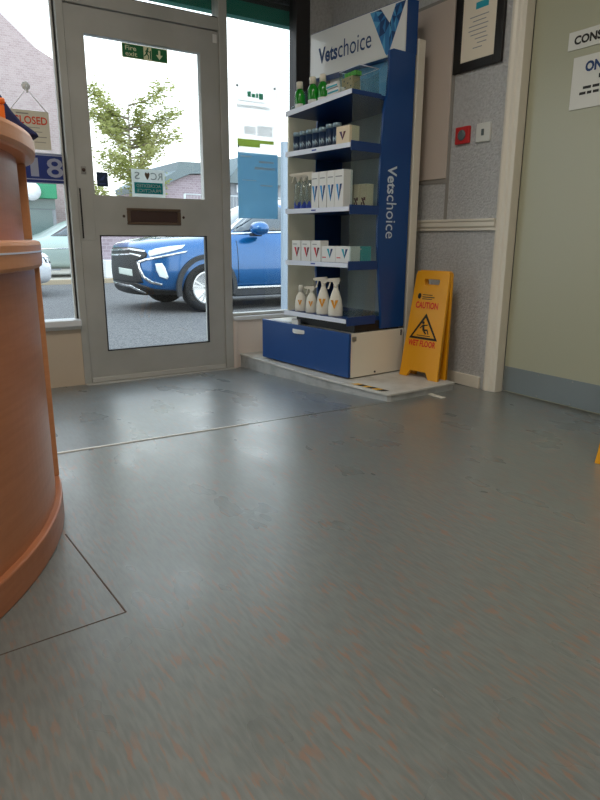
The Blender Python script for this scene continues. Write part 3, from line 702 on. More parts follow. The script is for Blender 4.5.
# signs on the consulting room door
t = thing('door_sign', 'upper door plate reading CONSULTING on the pale green door', 'sign', (XR+.05, -1.741, 1.586), RW)
MB().box(0, .36, -.005, -.0005, 0, .074).build('sign_plate', M['label'], t, .001)
b = MB(); text_into(b, 'CONSULTING', (.03, -.0056, .018), (1, 0, 0), (0, 0, 1), .30, .036, 0, .04); b.build('lettering', M['blacktext'], t)
t = thing('door_sign', 'lower larger door notice beginning ON, below the CONSULTING plate', 'sign', (XR+.05, -1.777, 1.34), RW)
MB().box(0, .36, -.005, -.0005, 0, .213).build('sign_plate', M['label'], t, .001)
b = MB(); text_into(b, 'ON', (.062, -.0056, .145), (1, 0, 0), (0, 0, 1), .08, .043, 0, .045); b.build('lettering', M['textblue'], t)
for z, x0, x1 in ((.112, .13, .23), (.078, .06, .30), (.056, .045, .31)):
    x = x0; b = MB()
    while x < x1-.02:
        ww = random.uniform(.018, .04); b.box(x, min(x+ww, x1), -.0056, -.0051, z, z+(.017 if z > .1 else .011)); x += ww+.007
    b.build('small_print', M['blacktext'], t)

# ---------------------------------------------------------------- stickers and signs on the shopfront glass
def fthing(name, label, cat, x, z, y=.012): return thing(name, label, cat, (x, y, z))
t = fthing('fire_exit_sign', 'green fire exit sign with running man and arrow on the front door glass', 'sign', 1.2085, 1.7345)
MB().box(0, .26, -.002, 0, 0, .072).build('border_plate', M['exitcream'], t)
MB().box(.004, .121, -.0027, -.0021, .004, .068).box(.167, .256, -.0027, -.0021, .004, .068).build('green_field', M['exitgreen'], t)
b = MB(); text_into(b, 'Fire', (.018, -.0032, .038), (1, 0, 0), (0, 0, 1), .062, .024, 0, .012); text_into(b, 'exit', (.018, -.0032, .010), (1, 0, 0), (0, 0, 1), .066, .022, 0, .012)
zz = -.0032
b.add([(.206, zz, .06), (.218, zz, .06), (.218, zz, .036), (.232, zz, .036), (.212, zz, .012), (.192, zz, .036), (.206, zz, .036)], [tuple(range(7))])
b.build('lettering', M['exitcream'], t)
b = MB()
def st2(a, c, wd):
    a = Vector((a[0], -.0034, a[1])); c = Vector((c[0], -.0034, c[1])); n = (c-a).normalized().cross(Vector((0, 1, 0)))*wd/2; b.add([a+n, c+n, c-n, a-n], [(0, 1, 2, 3)])
b.add([(.146+.005*math.cos(2*PI*k/10), -.0034, .06+.005*math.sin(2*PI*k/10)) for k in range(10)], [tuple(range(10))])
st2((.144, .056), (.138, .034), .010); st2((.138, .036), (.150, .022), .006); st2((.150, .022), (.148, .008), .005); st2((.137, .034), (.126, .022), .006); st2((.126, .022), (.122, .02), .004); st2((.143, .05), (.156, .042), .004); st2((.142, .052), (.130, .044), .004)
b.box(.157, .164, -.0036, -.0032, .008, .052); b.build('running_man', M['exitgreen'], t)
# accreditation sticker, printed to be read from the street
t = fthing('window_sticker', 'white and teal accreditation sticker at bottom of the upper door glass', 'sticker', 1.221, 1.009, .0115)
MB().box(0, .198, -.0015, 0, 0, .152).build('sticker_film', M['sticker'], t)
tb = MB().box(.014, .184, -.0021, -.0016, .018, .08).build('teal_block', M['tealfilm'], t)
def mtext(mb, s_, x_right, y, z, wd, ht, bold=0): text_into(mb, s_, (x_right, y, z), (-1, 0, 0), (0, 0, 1), wd, ht, 0, bold, -.0002)
b = MB(); mtext(b, 'ACCREDITED', .172, -.0026, .053, .146, .018, .01); mtext(b, 'PRACTICE', .172, -.0026, .026, .146, .018, .01); b.build('lettering', M['sticker'], tb)
b = MB(); mtext(b, 'RC', .184, -.002, .096, .07, .04); mtext(b, 'S', .048, -.002, .096, .03, .04); b.build('lettering', M['stickgrey'], t)
b = MB(); b.add([(.078, -.002, .128), (.086, -.002, .138), (.093, -.002, .13), (.10, -.002, .138), (.108, -.002, .128), (.104, -.002, .112), (.093, -.002, .094), (.082, -.002, .112)], [tuple(range(8))]); b.build('crest', M['bronze'], t)
t = fthing('small_sticker', 'small dark navy sticker at lower left of the upper door glass', 'sticker', 1.024, 1.056, .0115)
MB().box(0, .062, -.0015, 0, 0, .076).build('sticker_film', M['navystick'], t)
b = MB(); pts = [(.012, .03), (.03, .05), (.05, .066), (.044, .05), (.036, .034), (.05, .03), (.052, .024), (.03, .024), (.036, .046), (.024, .036)]
b.add([(x, -.002, z) for x, z in pts[:5]], [(0, 1, 2, 3, 4)]); b.box(.012, .05, -.0021, -.0016, .012, .018); b.build('print', M['stripblue'], t)
# closed card hanging in the left window
t = fthing('closed_sign', 'cream CLOSED card hanging on white string in the left window', 'sign', .606, 1.224, .002)
MB().box(0, .189, -.002, 0, 0, .187).build('card', M['card'], t)
b = MB(); text_into(b, 'CLOSED', (.012, -.0026, .122), (1, 0, 0), (0, 0, 1), .167, .038, 0, .02); b.build('lettering', M['cardred'], t)
b = MB()
for z, x0, x1, hh in ((.168, .03, .09, .006), (.105, .05, .14, .003), (.085, .07, .15, .003), (.06, .09, .17, .004), (.035, .11, .165, .003)): b.box(x0, x1, -.0026, -.0021, z, z+hh)
b.build('small_print', M['cardgrey'], t)
MB().tube([(.004, -.001, .182), (.093, .004, .29), (.184, -.001, .182)], .0022, 6).build('string', M['string'], t)
o = MB().lathe([(.02, 0), (.021, .004), (.010, .010), (.004, .014)], 20, T=Matrix.Translation((0, .024, 0)) @ Matrix.Rotation(PI/2, 4, 'X')).tube([(0, .012, 0), (0, -.004, -.012), (0, -.006, -.028), (0, .002, -.034)], .004, 8)
o = o.build('suction_hook', M['string']); o.location = (.70, 0, 1.53); tag(o, 'white suction hook on the window above the CLOSED card', 'hook')
# blue strip with number
t = fthing('window_strip', 'blue window strip showing the number 18 in white, under the CLOSED card', 'sign', .30, 1.058, .022)
MB().box(0, .555, -.0015, 0, 0, .154).build('blue_band', M['stripfilm'], t)
b = MB(); text_into(b, '8', (.466, -.002, .032), (1, 0, 0), (0, 0, 1), .084, .098, 0, .012); text_into(b, '1', (.385, -.002, .034), (1, 0, 0), (0, 0, 1), .04, .094, 0, .012)
b.box(0, .555, -.0022, -.0016, .018, .023); b.box(0, .555, -.0022, -.0016, .141, .146); b.box(0, .555, -.0022, -.0016, 0, .004); b.box(0, .555, -.0022, -.0016, .149, .154); b.build('lettering', M['stripletter'], t)
# poster on the right window
t = fthing('window_poster', 'translucent white and blue poster fixed on the right-hand window', 'poster', 1.907, .905, .0245)
MB().box(0, .29, -.0012, 0, .395, .80).build('paper_sheet', M['poster'], t)
MB().box(0, .29, -.0012, 0, 0, .395).build('blue_block', M['posterblue'], t)
MB().box(.0, .16, -.0018, -.0013, .43, .455).box(0, .26, -.0018, -.0013, .455, .475).build('green_wave', M['postergreen'], t)
b = MB(); b.box(.075, .10, -.0018, -.0013, .72, .75); b.box(.105, .13, -.0018, -.0013, .718, .74); b.box(.135, .15, -.0018, -.0013, .718, .744); b.box(.155, .185, -.0018, -.0013, .712, .746); b.build('print', M['postertext'], t)
b = MB(); b.box(.0, .23, -.0018, -.0013, .655, .672); b.box(.01, .2, -.0018, -.0013, .69, .697); b.box(.05, .13, -.0018, -.0013, .505, .55); b.box(.14, .25, -.0018, -.0013, .50, .56); b.build('print', M['poster'], t)
b = MB(); b.box(.15, .26, -.0018, -.0013, .34, .352); b.box(.12, .27, -.0018, -.0013, .30, .315); b.box(.02, .1, -.0018, -.0013, .37, .378); b.box(.16, .25, -.0018, -.0013, .2, .208); b.box(.03, .13, -.0018, -.0013, .23, .234); b.build('print', M['sticker'], t)
for x, z in ((.004, .775), (.268, .785), (.006, .43)):
    MB().lathe([(.007, 0), (.007, .002), (.004, .004)], 14, T=Matrix.Translation((x, -.0015, z)) @ Matrix.Rotation(PI/2, 4, 'X')).build('fixing', M['stickgrey'], t)

# ---------------------------------------------------------------- reception desk
RC = (-.70, -1.69); A0, A1 = math.radians(1.5), math.radians(-112)
t = thing('reception_desk', 'curved orange beech reception desk with raised counter at left', 'reception desk', (RC[0], RC[1], 0))
def rs(name, r0, r1, a0, a1, z0, z1, m, bevel=0, parent=None): return MB().sector((0, 0), r0, r1, a0, a1, z0, z1, 64).build(name, m, parent or t, bevel)
rs('plinth', .78, 1.056, math.radians(-3.7), A1, 0, .075, M['wooddark'], .004)
rs('lower_panel', .80, 1.038, math.radians(-5), A1, .075, .705, M['wood'])
rs('ledge', .74, 1.06, math.radians(-2.2), A1, .705, .772, M['woodpale'], .01)
rs('ledge_lip', 1.0602, 1.0612, math.radians(-2.4), A1, .744, .748, M['strip'], 0)
UC = (.04, .14)
up_ = MB().sector(UC, .80, 1.004, math.radians(-4.5), A1, .772, .985, 64).build('upper_panel', M['wood'], t)
MB().sector(UC, .74, 1.054, math.radians(-.5), A1, .985, 1.042, 64).build('countertop', M['woodpale'], t, .014)
for z0, z1, r, c0 in ((.075, .705, 1.056, (0, 0)), (.772, .985, 1.03, UC)):
    MB().sector(c0, .80, r, math.radians(-3.6), math.radians(-5.2), z0, z1, 2).build('end_panel', M['woodpale'], t, .003)
# things on the counter
o = thing('orange_box', 'orange box on the counter top, cut off by the left edge', 'box', (.212, -1.86, 1.0425), math.radians(12))
MB().box(-.14, .062, -.06, .06, 0, .052).build('box_body', M['orange'], o, .004)
MB().box(-.142, .064, -.062, .062, .0522, .066).build('box_lid', M['orange'], o, .004)
o = MB(); o.prism([(-.16, 0), (.118, 0), (.11, .012), (.075, .035), (.052, .062), (.028, .10), (-.03, .155), (-.12, .15), (-.17, .08)], 'y', -.045, .05)
o = o.build('fabric_bag', M['navycloth'], bevel=.012); o.location = (.268, -1.735, 1.0425); tag(o, 'slumped navy fabric bag behind the orange box on the counter', 'bag')

# ceiling lamps of the room; the last is added to lighten the stand
for x, y, ds in ((.8, -4.9, 'behind the camera'), (-1.4, -2.6, 'over the reception desk'), (.7, -2.3, 'over the middle of the floor, added to brighten the stand')):
    l = thing('ceiling_light', f'flat square ceiling light {ds}', 'ceiling light', (x, y, CZ))
    MB().box(-.31, .31, -.31, .31, -.03, 0).build('lamp_frame', M['white'], l, .004)
    MB().box(-.29, .29, -.29, .29, -.034, -.0301).build('diffuser', M['lampdiff'], l)
    a = bpy.data.lights.new('ceiling_lamp', 'AREA'); a.size = .55; a.energy = 15.0 if x > .75 else 14.0; a.color = (1, .95, .87)
    ao = bpy.data.objects.new('ceiling_lamp', a); COL.objects.link(ao); ao.location = (x, y, CZ-.045)

# ================================================================= outside
GZ = -.25
s = struct(MB().box(-30, 60, 0.12, 11.3, GZ-.2, GZ).build('street', M['asphalt']))
struct(MB().box(-30, 60, 11.3, 11.5, GZ-.2, GZ+.1).build('kerb', M['kerb'])); struct(MB().box(-30, 60, 11.5, 60, GZ-.2, GZ+.09).build('far_pavement', M['pavement']))
struct(MB().box(-3, 4, .08, .5, GZ-.1, -.07).build('doorstep', M['pavement']))

def wheel(parent, x, y, r=.345, side=-1, name='wheel'):
    wt = .22
    T = Matrix.Translation((x, y, r)) @ Matrix.Rotation(-side*PI/2, 4, 'X')   # axle along y, outer face towards side
    o = MB().lathe([(r*.66, -wt/2), (r*.93, -wt/2), (r, -wt/2+.03), (r, wt/2-.03), (r*.95, wt/2), (r*.70, wt/2+.004), (r*.68, wt/2-.02), (r*.66, wt/2-.02)], 40, T=T).build(name, M['tyre'], parent)
    b = MB(); b.lathe([(r*.685, wt/2-.01), (r*.685, wt/2-.004), (r*.62, wt/2+.001), (r*.60, wt/2-.03), (.001, wt/2-.06)], 36, T=T)
    b.lathe([(.05, wt/2-.07), (.05, wt/2-.006), (.03, wt/2)], 20, T=T)
    for k in range(5):
        for dd in (-.17, .17):
            a0 = 2*PI*k/5+.3
            pts = [(.045, a0+dd*.3), (r*.63, a0+dd*1.0-.05), (r*.63, a0+dd*1.0+.09), (.05, a0+dd*.3+.5)]
            b.prism([(rr*math.cos(a_), rr*math.sin(a_)) for rr, a_ in pts], 'z', wt/2-.045, wt/2-.004, 0, T)
    b.build('alloy_rim', M['rim'], o, .003)
    MB().lathe([(.001, wt/2-.062), (r*.6, wt/2-.062), (r*.6, wt/2-.059), (.001, wt/2-.059)], 24, T=T).build('brake_disc', M['carblack'], o)
    return o

def car_body(stations, paint, wheels, r_arch, parent, name='body'):
    """stations: (x, zbot, half widths [bottom, low, mid, belt, shoulder, roof edge], z [low, mid, belt, shoulder, roof edge, top])"""
    m = MB(); n = 7
    ring = []
    for x, zb, hw, zs in stations:
        half = [(hw[0], zb), (hw[1], zs[0]), (hw[2], zs[1]), (hw[3], zs[2]), (hw[4], zs[3]), (hw[5], zs[4]), (0, zs[5])]
        ring.append([(x, -y, z) for y, z in half]+[(x, y, z) for y, z in reversed(half[:-1])])
    L = len(ring[0]); vs = [p for r in ring for p in r]; fs = []
    for i in range(len(ring)-1):
        for k in range(L): fs.append((i*L+k, i*L+(k+1) % L, (i+1)*L+(k+1) % L, (i+1)*L+k))
    fs += [tuple(range(L-1, -1, -1)), tuple((len(ring)-1)*L+k for k in range(L))]
    m.add(vs, fs, 0, True)
    o = m.build(name, paint, parent)
    sm = o.modifiers.new('subd', 'SUBSURF'); sm.levels = sm.render_levels = 2
    cut = MB()
    for wx in wheels:
        for sd in (-1, 1):
            cut.lathe([(r_arch, -.16), (r_arch, .16)], 40, T=Matrix.Translation((wx, sd*stations[4][2][2]*1.0, .345)) @ Matrix.Rotation(PI/2, 4, 'X'))
    co = cut.build('cutter', paint)
    bo = o.modifiers.new('arch', 'BOOLEAN'); bo.object = co; bo.operation = 'DIFFERENCE'; bo.solver = 'EXACT'
    dg = bpy.context.evaluated_depsgraph_get(); dg.update()
    me = bpy.data.meshes.new_from_object(o.evaluated_get(dg)); o.modifiers.clear(); o.data = me
    me.materials.clear(); me.materials.append(paint)
    for p in me.polygons: p.material_index = 0; p.use_smooth = True
    bpy.data.objects.remove(co)
    o.modifiers.new('edge', 'EDGE_SPLIT').split_angle = math.radians(35)
    return o
def decal(body, poly, dirv, av, m, name, parent, off=.006, org=(0, 0, 0), dens=.04, thick=.006, start=-4):
    """a thin panel moulded onto the body: polygon in (a, z), pressed on along dirv"""
    bm = bmesh.new(); bm.from_mesh(body.data); bv = BVHTree.FromBMesh(bm); bm.free()
    dirv = Vector(dirv).normalized(); av = Vector(av).normalized(); og = Vector(org)
    b2 = bmesh.new(); f_ = b2.faces.new([b2.verts.new((p[0], p[1], 0)) for p in poly])
    bmesh.ops.triangulate(b2, faces=b2.faces[:])
    for _ in range(5):
        es = [e for e in b2.edges if e.calc_length() > dens]
        if not es: break
        bmesh.ops.subdivide_edges(b2, edges=es, cuts=1); bmesh.ops.triangulate(b2, faces=b2.faces[:])
    vs = []; ok = []; 
    for v in b2.verts:
        o_ = og+av*v.co.x+Vector((0, 0, v.co.y))
        h_, nrm, _, _ = bv.ray_cast(o_+dirv*start, dirv)
        vs.append((h_, nrm))
    good = [i for i, h_ in enumerate(vs) if h_[0] is not None]
    if not good: b2.free(); return None
    fs = [tuple(v.index for v in f_.verts) for f_ in b2.faces if all(vs[v.index][0] is not None for v in f_.verts)]
    mb = MB(); mb.add([(h_[0]-dirv*off if h_[0] else Vector((0, 0, 0))) for h_ in vs], fs, 0, True)
    b2.free()
    me = mb.mesh(name, m); bm = bmesh.new(); bm.from_mesh(me)
    bmesh.ops.delete(bm, geom=[v for v in bm.verts if not v.link_faces], context='VERTS'); bm.to_mesh(me); bm.free()
    o = bpy.data.objects.new(name, me); COL.objects.link(o); o.parent = parent
    so = o.modifiers.new('thick', 'SOLIDIFY'); so.thickness = thick; so.offset = 0
    return o

SUV = [
 (0.00, .30, [.14, .20, .24, .20, .17, .12], [.40, .62, .80, .86, .90, .92]),
 (0.06, .24, [.44, .56, .60, .54, .47, .32], [.38, .62, .82, .91, .95, .97]),
 (0.22, .21, [.62, .78, .81, .76, .67, .43], [.36, .62, .84, .95, 1.0, 1.015]),
 (0.50, .21, [.74, .87, .89, .86, .76, .46], [.36, .64, .86, .99, 1.04, 1.055]),
 (0.98, .21, [.78, .88, .90, .885, .80, .48], [.36, .66, .90, 1.03, 1.075, 1.085]),
 (1.32, .21, [.80, .885, .905, .89, .81, .50], [.36, .66, .96, 1.07, 1.11, 1.12]),
 (1.70, .21, [.80, .885, .905, .89, .80, .60], [.36, .66, .98, 1.10, 1.32, 1.37]),
 (2.12, .21, [.80, .885, .905, .89, .79, .62], [.36, .66, 1.0, 1.11, 1.555, 1.61]),
 (2.70, .21, [.80, .885, .905, .89, .79, .62], [.36, .66, 1.03, 1.13, 1.61, 1.67]),
 (3.40, .21, [.80, .885, .905, .89, .79, .60], [.36, .66, 1.06, 1.16, 1.57, 1.64]),
 (3.95, .24, [.78, .87, .895, .87, .74, .55], [.40, .68, 1.10, 1.2, 1.46, 1.53]),
 (4.28, .30, [.70, .82, .86, .83, .70, .50], [.45, .7, 1.08, 1.18, 1.27, 1.31]),
 (4.40, .40, [.60, .74, .78, .74, .60, .40], [.55, .75, 1.0, 1.08, 1.13, 1.15]),
]
CARX, CARY = 2.77, 5.56
car = thing('parked_car', 'bright blue crossover car parked across the street outside the door', 'car', (CARX, CARY, GZ))
body = car_body(SUV, M['carblue'], (1.0, 3.65), .41, car)
for x in (1.0, 3.65):
    for sd in (-1, 1): wheel(car, x, sd*.80, .345, sd)
# arch liners + cladding
for x in (1.0, 3.65):
    for sd in (-1, 1):
        b = MB(); T = Matrix.Translation((x, sd*.895, .345)) @ Matrix.Rotation(PI/2, 4, 'X')
        vs = []; fs = []; n = 28
        for k in range(n+1):
            a = math.radians(-14)+math.radians(208)*k/n
            for rr, dz in ((.40, -.03), (.40, .03), (.465, .03), (.465, -.03)): vs.append(T @ Vector((rr*math.cos(a), rr*math.sin(a), dz)))
        for k in range(n):
            for j in range(4): fs.append((k*4+j, k*4+(j+1) % 4, k*4+4+(j+1) % 4, k*4+4+j))
        b.add(vs, fs, 0); b.build('wheel_arch', M['cargrey'], car, .004)
MB().box(1.42, 3.22, -.90, .90, .20, .32).build('sill_cladding', M['cargrey'], car, .02)
MB().box(1.42, 3.24, -.913, -.898, .315, .345).build('sill_trim', M['chrome'], car, .004)
dv = (.42019985, .90743159, 0); av = (.90743159, -.42019985, 0)
def dc(name, poly, m, off=.012, **k):
    o = decal(body, poly, dv, av, M[m], name, car, off, **k); return o
dc('grille', [(-.5, .80), (-.2, .88), (.05, .90), (.248, .905), (.428, .878), (.477, .82), (.461, .768), (.328, .728), (.336, .637), (.369, .531), (.402, .425), (.271, .42), (-.4, .42), (-.5, .6)], 'carblack', .010)
dc('grille_bar', [(-.4, .85), (.05, .88), (.222, .893), (.453, .865), (.452, .839), (.219, .865), (.05, .852), (-.4, .82)], 'chrome', .022)
dc('grille_bar', [(-.4, .78), (.05, .81), (.243, .826), (.397, .8), (.396, .774), (.228, .8), (.05, .784), (-.4, .755)], 'chrome', .022)
dc('headlight', [(.491, .833), (.585, .885), (.783, .919), (.995, .939), (.953, .893), (.82, .853), (.647, .814), (.514, .781)], 'lampglass', .012)
dc('chrome_strip', [(.327, .715), (.447, .755), (.712, .801), (1.018, .861), (1.017, .841), (.71, .775), (.459, .729), (.352, .689)], 'chrome', .016)
dc('chrome_strip', [(.327, .715), (.366, .702), (.386, .61), (.434, .518), (.535, .451), (.666, .417), (.665, .39), (.52, .418), (.393, .498), (.346, .597)], 'chrome', .016)
dc('fog_lamp', [(.588, .689), (.68, .696), (.717, .637), (.757, .504), (.736, .477), (.632, .517), (.597, .61)], 'lampglass', .014)
dc('lower_bumper', [(-.3, .41), (.297, .425), (.556, .344), (.928, .302), (.924, .20), (.551, .20), (.355, .24), (-.3, .30)], 'carblack', .010)
dc('skid_strip', [(-.35, .41), (.215, .386), (.434, .284), (.432, .257), (.2, .353), (-.35, .375)], 'chrome', .020)
dc('number_plate', [(.02, .62), (.249, .604), (.256, .512), (.02, .53)], 'plateg', .022)
# glass: side windows, windscreen
for sd in (-1, 1):
    dd = (0, -sd, 0); nm = 'side_window'
    for poly in ([(1.50, 1.125), (2.13, 1.53), (2.50, 1.575), (2.52, 1.145)], [(2.60, 1.148), (2.58, 1.58), (3.30, 1.555), (3.36, 1.18)], [(3.46, 1.19), (3.40, 1.545), (3.72, 1.49), (3.92, 1.24)]):
        decal(body, poly, dd, (1, 0, 0), M['glassdark'], nm, car, .006, dens=.12)
    decal(body, [(1.42, 1.085), (2.5, 1.125), (3.95, 1.205), (3.95, 1.225), (2.5, 1.145), (1.42, 1.105)], dd, (1, 0, 0), M['chrome'], 'window_trim', car, .012, dens=.12)
    decal(body, [(1.40, 1.09), (1.42, 1.125), (2.08, 1.555), (2.11, 1.54)], dd, (1, 0, 0), M['chrome'], 'window_trim', car, .014, dens=.12)
    decal(body, [(1.50, .40), (1.505, .40), (1.485, 1.07), (1.48, 1.07)], dd, (1, 0, 0), M['carblack'], 'door_seam', car, .004, dens=.12, thick=.004)
    decal(body, [(2.53, .40), (2.535, .40), (2.535, 1.12), (2.53, 1.12)], dd, (1, 0, 0), M['carblack'], 'door_seam', car, .004, dens=.12, thick=.004)
    mi = thing('tmp', '', '')if False else None
    mm = MB(); mm.lathe([(.01, 0), (.075, .01), (.10, .06), (.095, .14), (.06, .19), (.01, .20)], 20, T=Matrix.Translation((1.78, sd*.90, 1.17)) @ Matrix.Rotation(-sd*PI/2, 4, 'X') @ Matrix.Scale(1.35, 4), sy=.72)
    mm.build('door_mirror', M['carblue'], car)
    MB().box(1.70, 1.86, min(sd*.86, sd*.96), max(sd*.86, sd*.96), 1.06, 1.11).build('mirror_foot', M['carblack'], car, .01)
# windscreen sits over the front of the cabin
bm_ = [( -.60, 1.36), (.60, 1.36), (.56, 2.02), (-.56, 2.02)]
def top_decal(poly, m, name, off=.006):
    bm = bmesh.new(); bm.from_mesh(body.data); bv = BVHTree.FromBMesh(bm); bm.free()
    mb = MB(); n = 10; vs = []
    for i in range(n+1):
        for j in range(n+1):
            a = Vector(poly[0]).lerp(Vector(poly[1]), i/n); b = Vector(poly[3]).lerp(Vector(poly[2]), i/n); c = a.lerp(b, j/n)
            h_, nr, _, _ = bv.ray_cast(Vector((c.y, c.x, 4)), Vector((0, 0, -1)))
            vs.append((h_ if h_ else Vector((c.y, c.x, 1)))+Vector((-.004, 0, off)))
    mb.add(vs, [(i*(n+1)+j, (i+1)*(n+1)+j, (i+1)*(n+1)+j+1, i*(n+1)+j+1) for i in range(n) for j in range(n)], 0, True)
    return mb.build(name, m, car)
top_decal([(-.70, 1.36), (.70, 1.36), (.60, 2.06), (-.60, 2.06)], M['glassdark'], 'windscreen')
MB().box(.02, .03, -.22, -.02, .0, .0).v if False else None

# pale silver car across the road (heading left) and the nose of a white car
SED = [(x, zb, [w_*.96 for w_ in hw], zs) for x, zb, hw, zs in [
 (0.00, .26, [.40, .55, .60, .55, .48, .30], [.36, .50, .62, .68, .71, .72]),
 (0.10, .20, [.55, .74, .78, .74, .64, .40], [.32, .52, .66, .74, .77, .78]),
 (0.45, .18, [.70, .86, .88, .86, .76, .46], [.32, .54, .72, .82, .86, .87]),
 (0.90, .18, [.75, .87, .89, .88, .80, .48], [.32, .56, .76, .88, .92, .93]),
 (1.30, .18, [.78, .87, .89, .88, .80, .50], [.32, .56, .80, .92, .97, .98]),
 (1.75, .18, [.78, .87, .89, .88, .76, .58], [.32, .56, .84, .94, 1.22, 1.27]),
 (2.20, .18, [.78, .87, .89, .88, .74, .58], [.32, .56, .86, .95, 1.40, 1.45]),
 (3.00, .18, [.78, .87, .89, .88, .74, .58], [.32, .56, .88, .97, 1.42, 1.47]),
 (3.70, .20, [.76, .86, .88, .86, .72, .55], [.34, .56, .90, .98, 1.30, 1.36]),
 (4.10, .26, [.68, .80, .83, .80, .66, .48], [.40, .58, .88, .96, 1.02, 1.05]),
 (4.25, .34, [.55, .68, .72, .68, .55, .40], [.46, .6, .82, .9, .94, .96])]]
c2 = thing('silver_car', 'pale silver car parked across the road, seen past the reception desk', 'car', (1.8, 13.05, GZ+.09))
b2_ = car_body(SED, M['carsilver'], (.85, 3.4), .38, c2)
for x in (.85, 3.4):
    for sd in (-1, 1): wheel(c2, x, sd*.76, .32, sd)
for poly in ([(1.45, .965), (2.16, 1.37), (2.6, 1.40), (2.62, .985)], [(2.70, .99), (2.68, 1.40), (3.35, 1.36), (3.62, 1.02)]):
    decal(b2_, poly, (0, 1, 0), (1, 0, 0), M['glassdark'], 'side_window', c2, .006, dens=.12)
decal(b2_, [(.5, .66), (3.9, .70), (3.9, .72), (.5, .68)], (0, 1, 0), (1, 0, 0), M['chrome'], 'door_moulding', c2, .01, dens=.15)
c3 = thing('white_car', 'nose of a white car showing beside the reception desk', 'car', (2.44, 8.9, GZ), PI)
b3_ = car_body(SED, M['carwhite'], (.85, 3.4), .38, c3)
for x in (.85, 3.4):
    for sd in (-1, 1): wheel(c3, x, sd*.76, .32, sd)
decal(b3_, [(-.45, .52), (.45, .52), (.40, .36), (-.40, .36)], (1, 0, 0), (0, 1, 0), M['carblack'], 'grille', c3, .008, dens=.1)
for s_ in (-1, 1): decal(b3_, [(s_*.52, .68), (s_*.70, .70), (s_*.72, .60), (s_*.55, .58)], (1, 0, 0), (0, 1, 0), M['glassdark'], 'headlight', c3, .008, dens=.1)

# buildings across the road
b = thing('brick_building', 'large red-brick building, colour paled for haze, with green shopfront across the road', 'building', (-4.0, 16, GZ+.09))
m = MB(); m.prism([(-12, 0), (9.2, 0), (9.2, 6.1), (8.5, 6.45), (7.2, 7.6), (4.0, 8.8), (-12, 8.8)], 'y', 2.2, 9); m.build('wall', M['brick'], b)
MB().box(-12, 8.2, 0, 2.2, 0, 1.72).build('shop_wall', M['render'], b)
MB().box(-12, 8.25, -.15, 2.2, 2.0, 2.42).build('fascia', M['greenfascia'], b, .02)
MB().box(-12, 8.2, -.02, 2.2, 1.72, 2.0).build('shop_window_head', M['shopglass'], b)
for x in (2.6, 4.6, 6.4): MB().box(x, x+1.7, -.03, 0, .35, 1.70).build('shop_window', M['shopglass'], b)
MB().lathe([(.001, 0), (.25, 0), (.25, .06), (.001, .06)], 28, T=Matrix.Translation((7.55, -.2, 2.18)) @ Matrix.Rotation(PI/2, 4, 'X')).build('round_sign', M['stripwhite'], b)
for x in (1.5, 4.4): MB().box(x, x+1.1, 2.16, 2.2, 3.6, 5.2).build('window', M['shopglass'], b)
b = thing('gabled_building', 'low pinkish building with slate roof behind the metal fence', 'building', (9.3, 20, GZ+.09))
m = MB(); m.prism([(-.5, 0), (2.3, 0), (2.3, 3.38), (.75, 3.28), (.05, 3.0), (-.5, 2.75)], 'y', 0, 5); m.build('wall', M['brick2'], b)
m = MB(); m.prism([(-.55, 2.72), (.05, 3.02), (.75, 3.31), (2.35, 3.42), (2.35, 3.75), (.3, 3.72), (.2, 3.4), (-.6, 2.95)], 'y', -.15, 5.1); m.build('roof', M['slate'], b)
b = thing('grey_building', 'grey rendered building with pale roof, seen left of the poster', 'building', (11.95, 20.5, GZ+.09))
MB().box(.1, 6, 0, 6, 0, 3.1).build('wall', M['render'], b)
MB().prism([(-.2, 3.1), (6.2, 3.1), (5.2, 4.4), (.6, 4.15)], 'y', -.3, 6.2).build('roof', M['slate'], b)
for x in (.35, 1.0): MB().box(x, x+.45, -.05, 0, 2.75, 3.05).build('window', M['stripwhite'], b)
MB().box(.75, 1.25, -.06, 0, 1.2, 2.2).build('window', M['carblack'], b)
b = thing('garden_wall', 'brown brick wall with a pale low block in front, behind the blue car', 'wall', (4.3, 12.3, GZ+.09))
MB().box(0, 3.0, -.25, -.1, 0, 1.3).build('brick_wall', M['brick2'], b)
MB().box(.02, 1.35, -.6, -.26, 0, .42).build('pale_block', M['sill_white'], b, .02)
# metal mesh fence
fz = thing('metal_fence', 'pale metal fence in front of the low pinkish building', 'fence', (7.6, 14.6, GZ+.09))
for k in range(5): MB().tube([(1.0*k, 0, 0), (1.0*k, 0, 2.75 if k == 1 else 2.2)], .035, 8).build('post', M['fencew'], fz)
MB().tube([(0, 0, 2.2), (4, 0, 2.2)], .02, 6).build('rail', M['fencew'], fz); MB().tube([(0, 0, 1.2), (4, 0, 1.2)], .02, 6).build('rail', M['fencew'], fz)
m = MB()
for k in range(41): m.box(.1*k-.004, .1*k+.004, -.004, .004, .1, 2.2)
m.build('mesh_panel', M['fencew'], fz)
# slim post just outside the right window
o = MB().box(-.03, .03, -.03, .03, 0, 2.04).build('sign_post', M['postgrey'], bevel=.008); o.location = (3.74, 2.5, GZ); tag(o, 'slim pale grey post on the street between poster and stand', 'post')

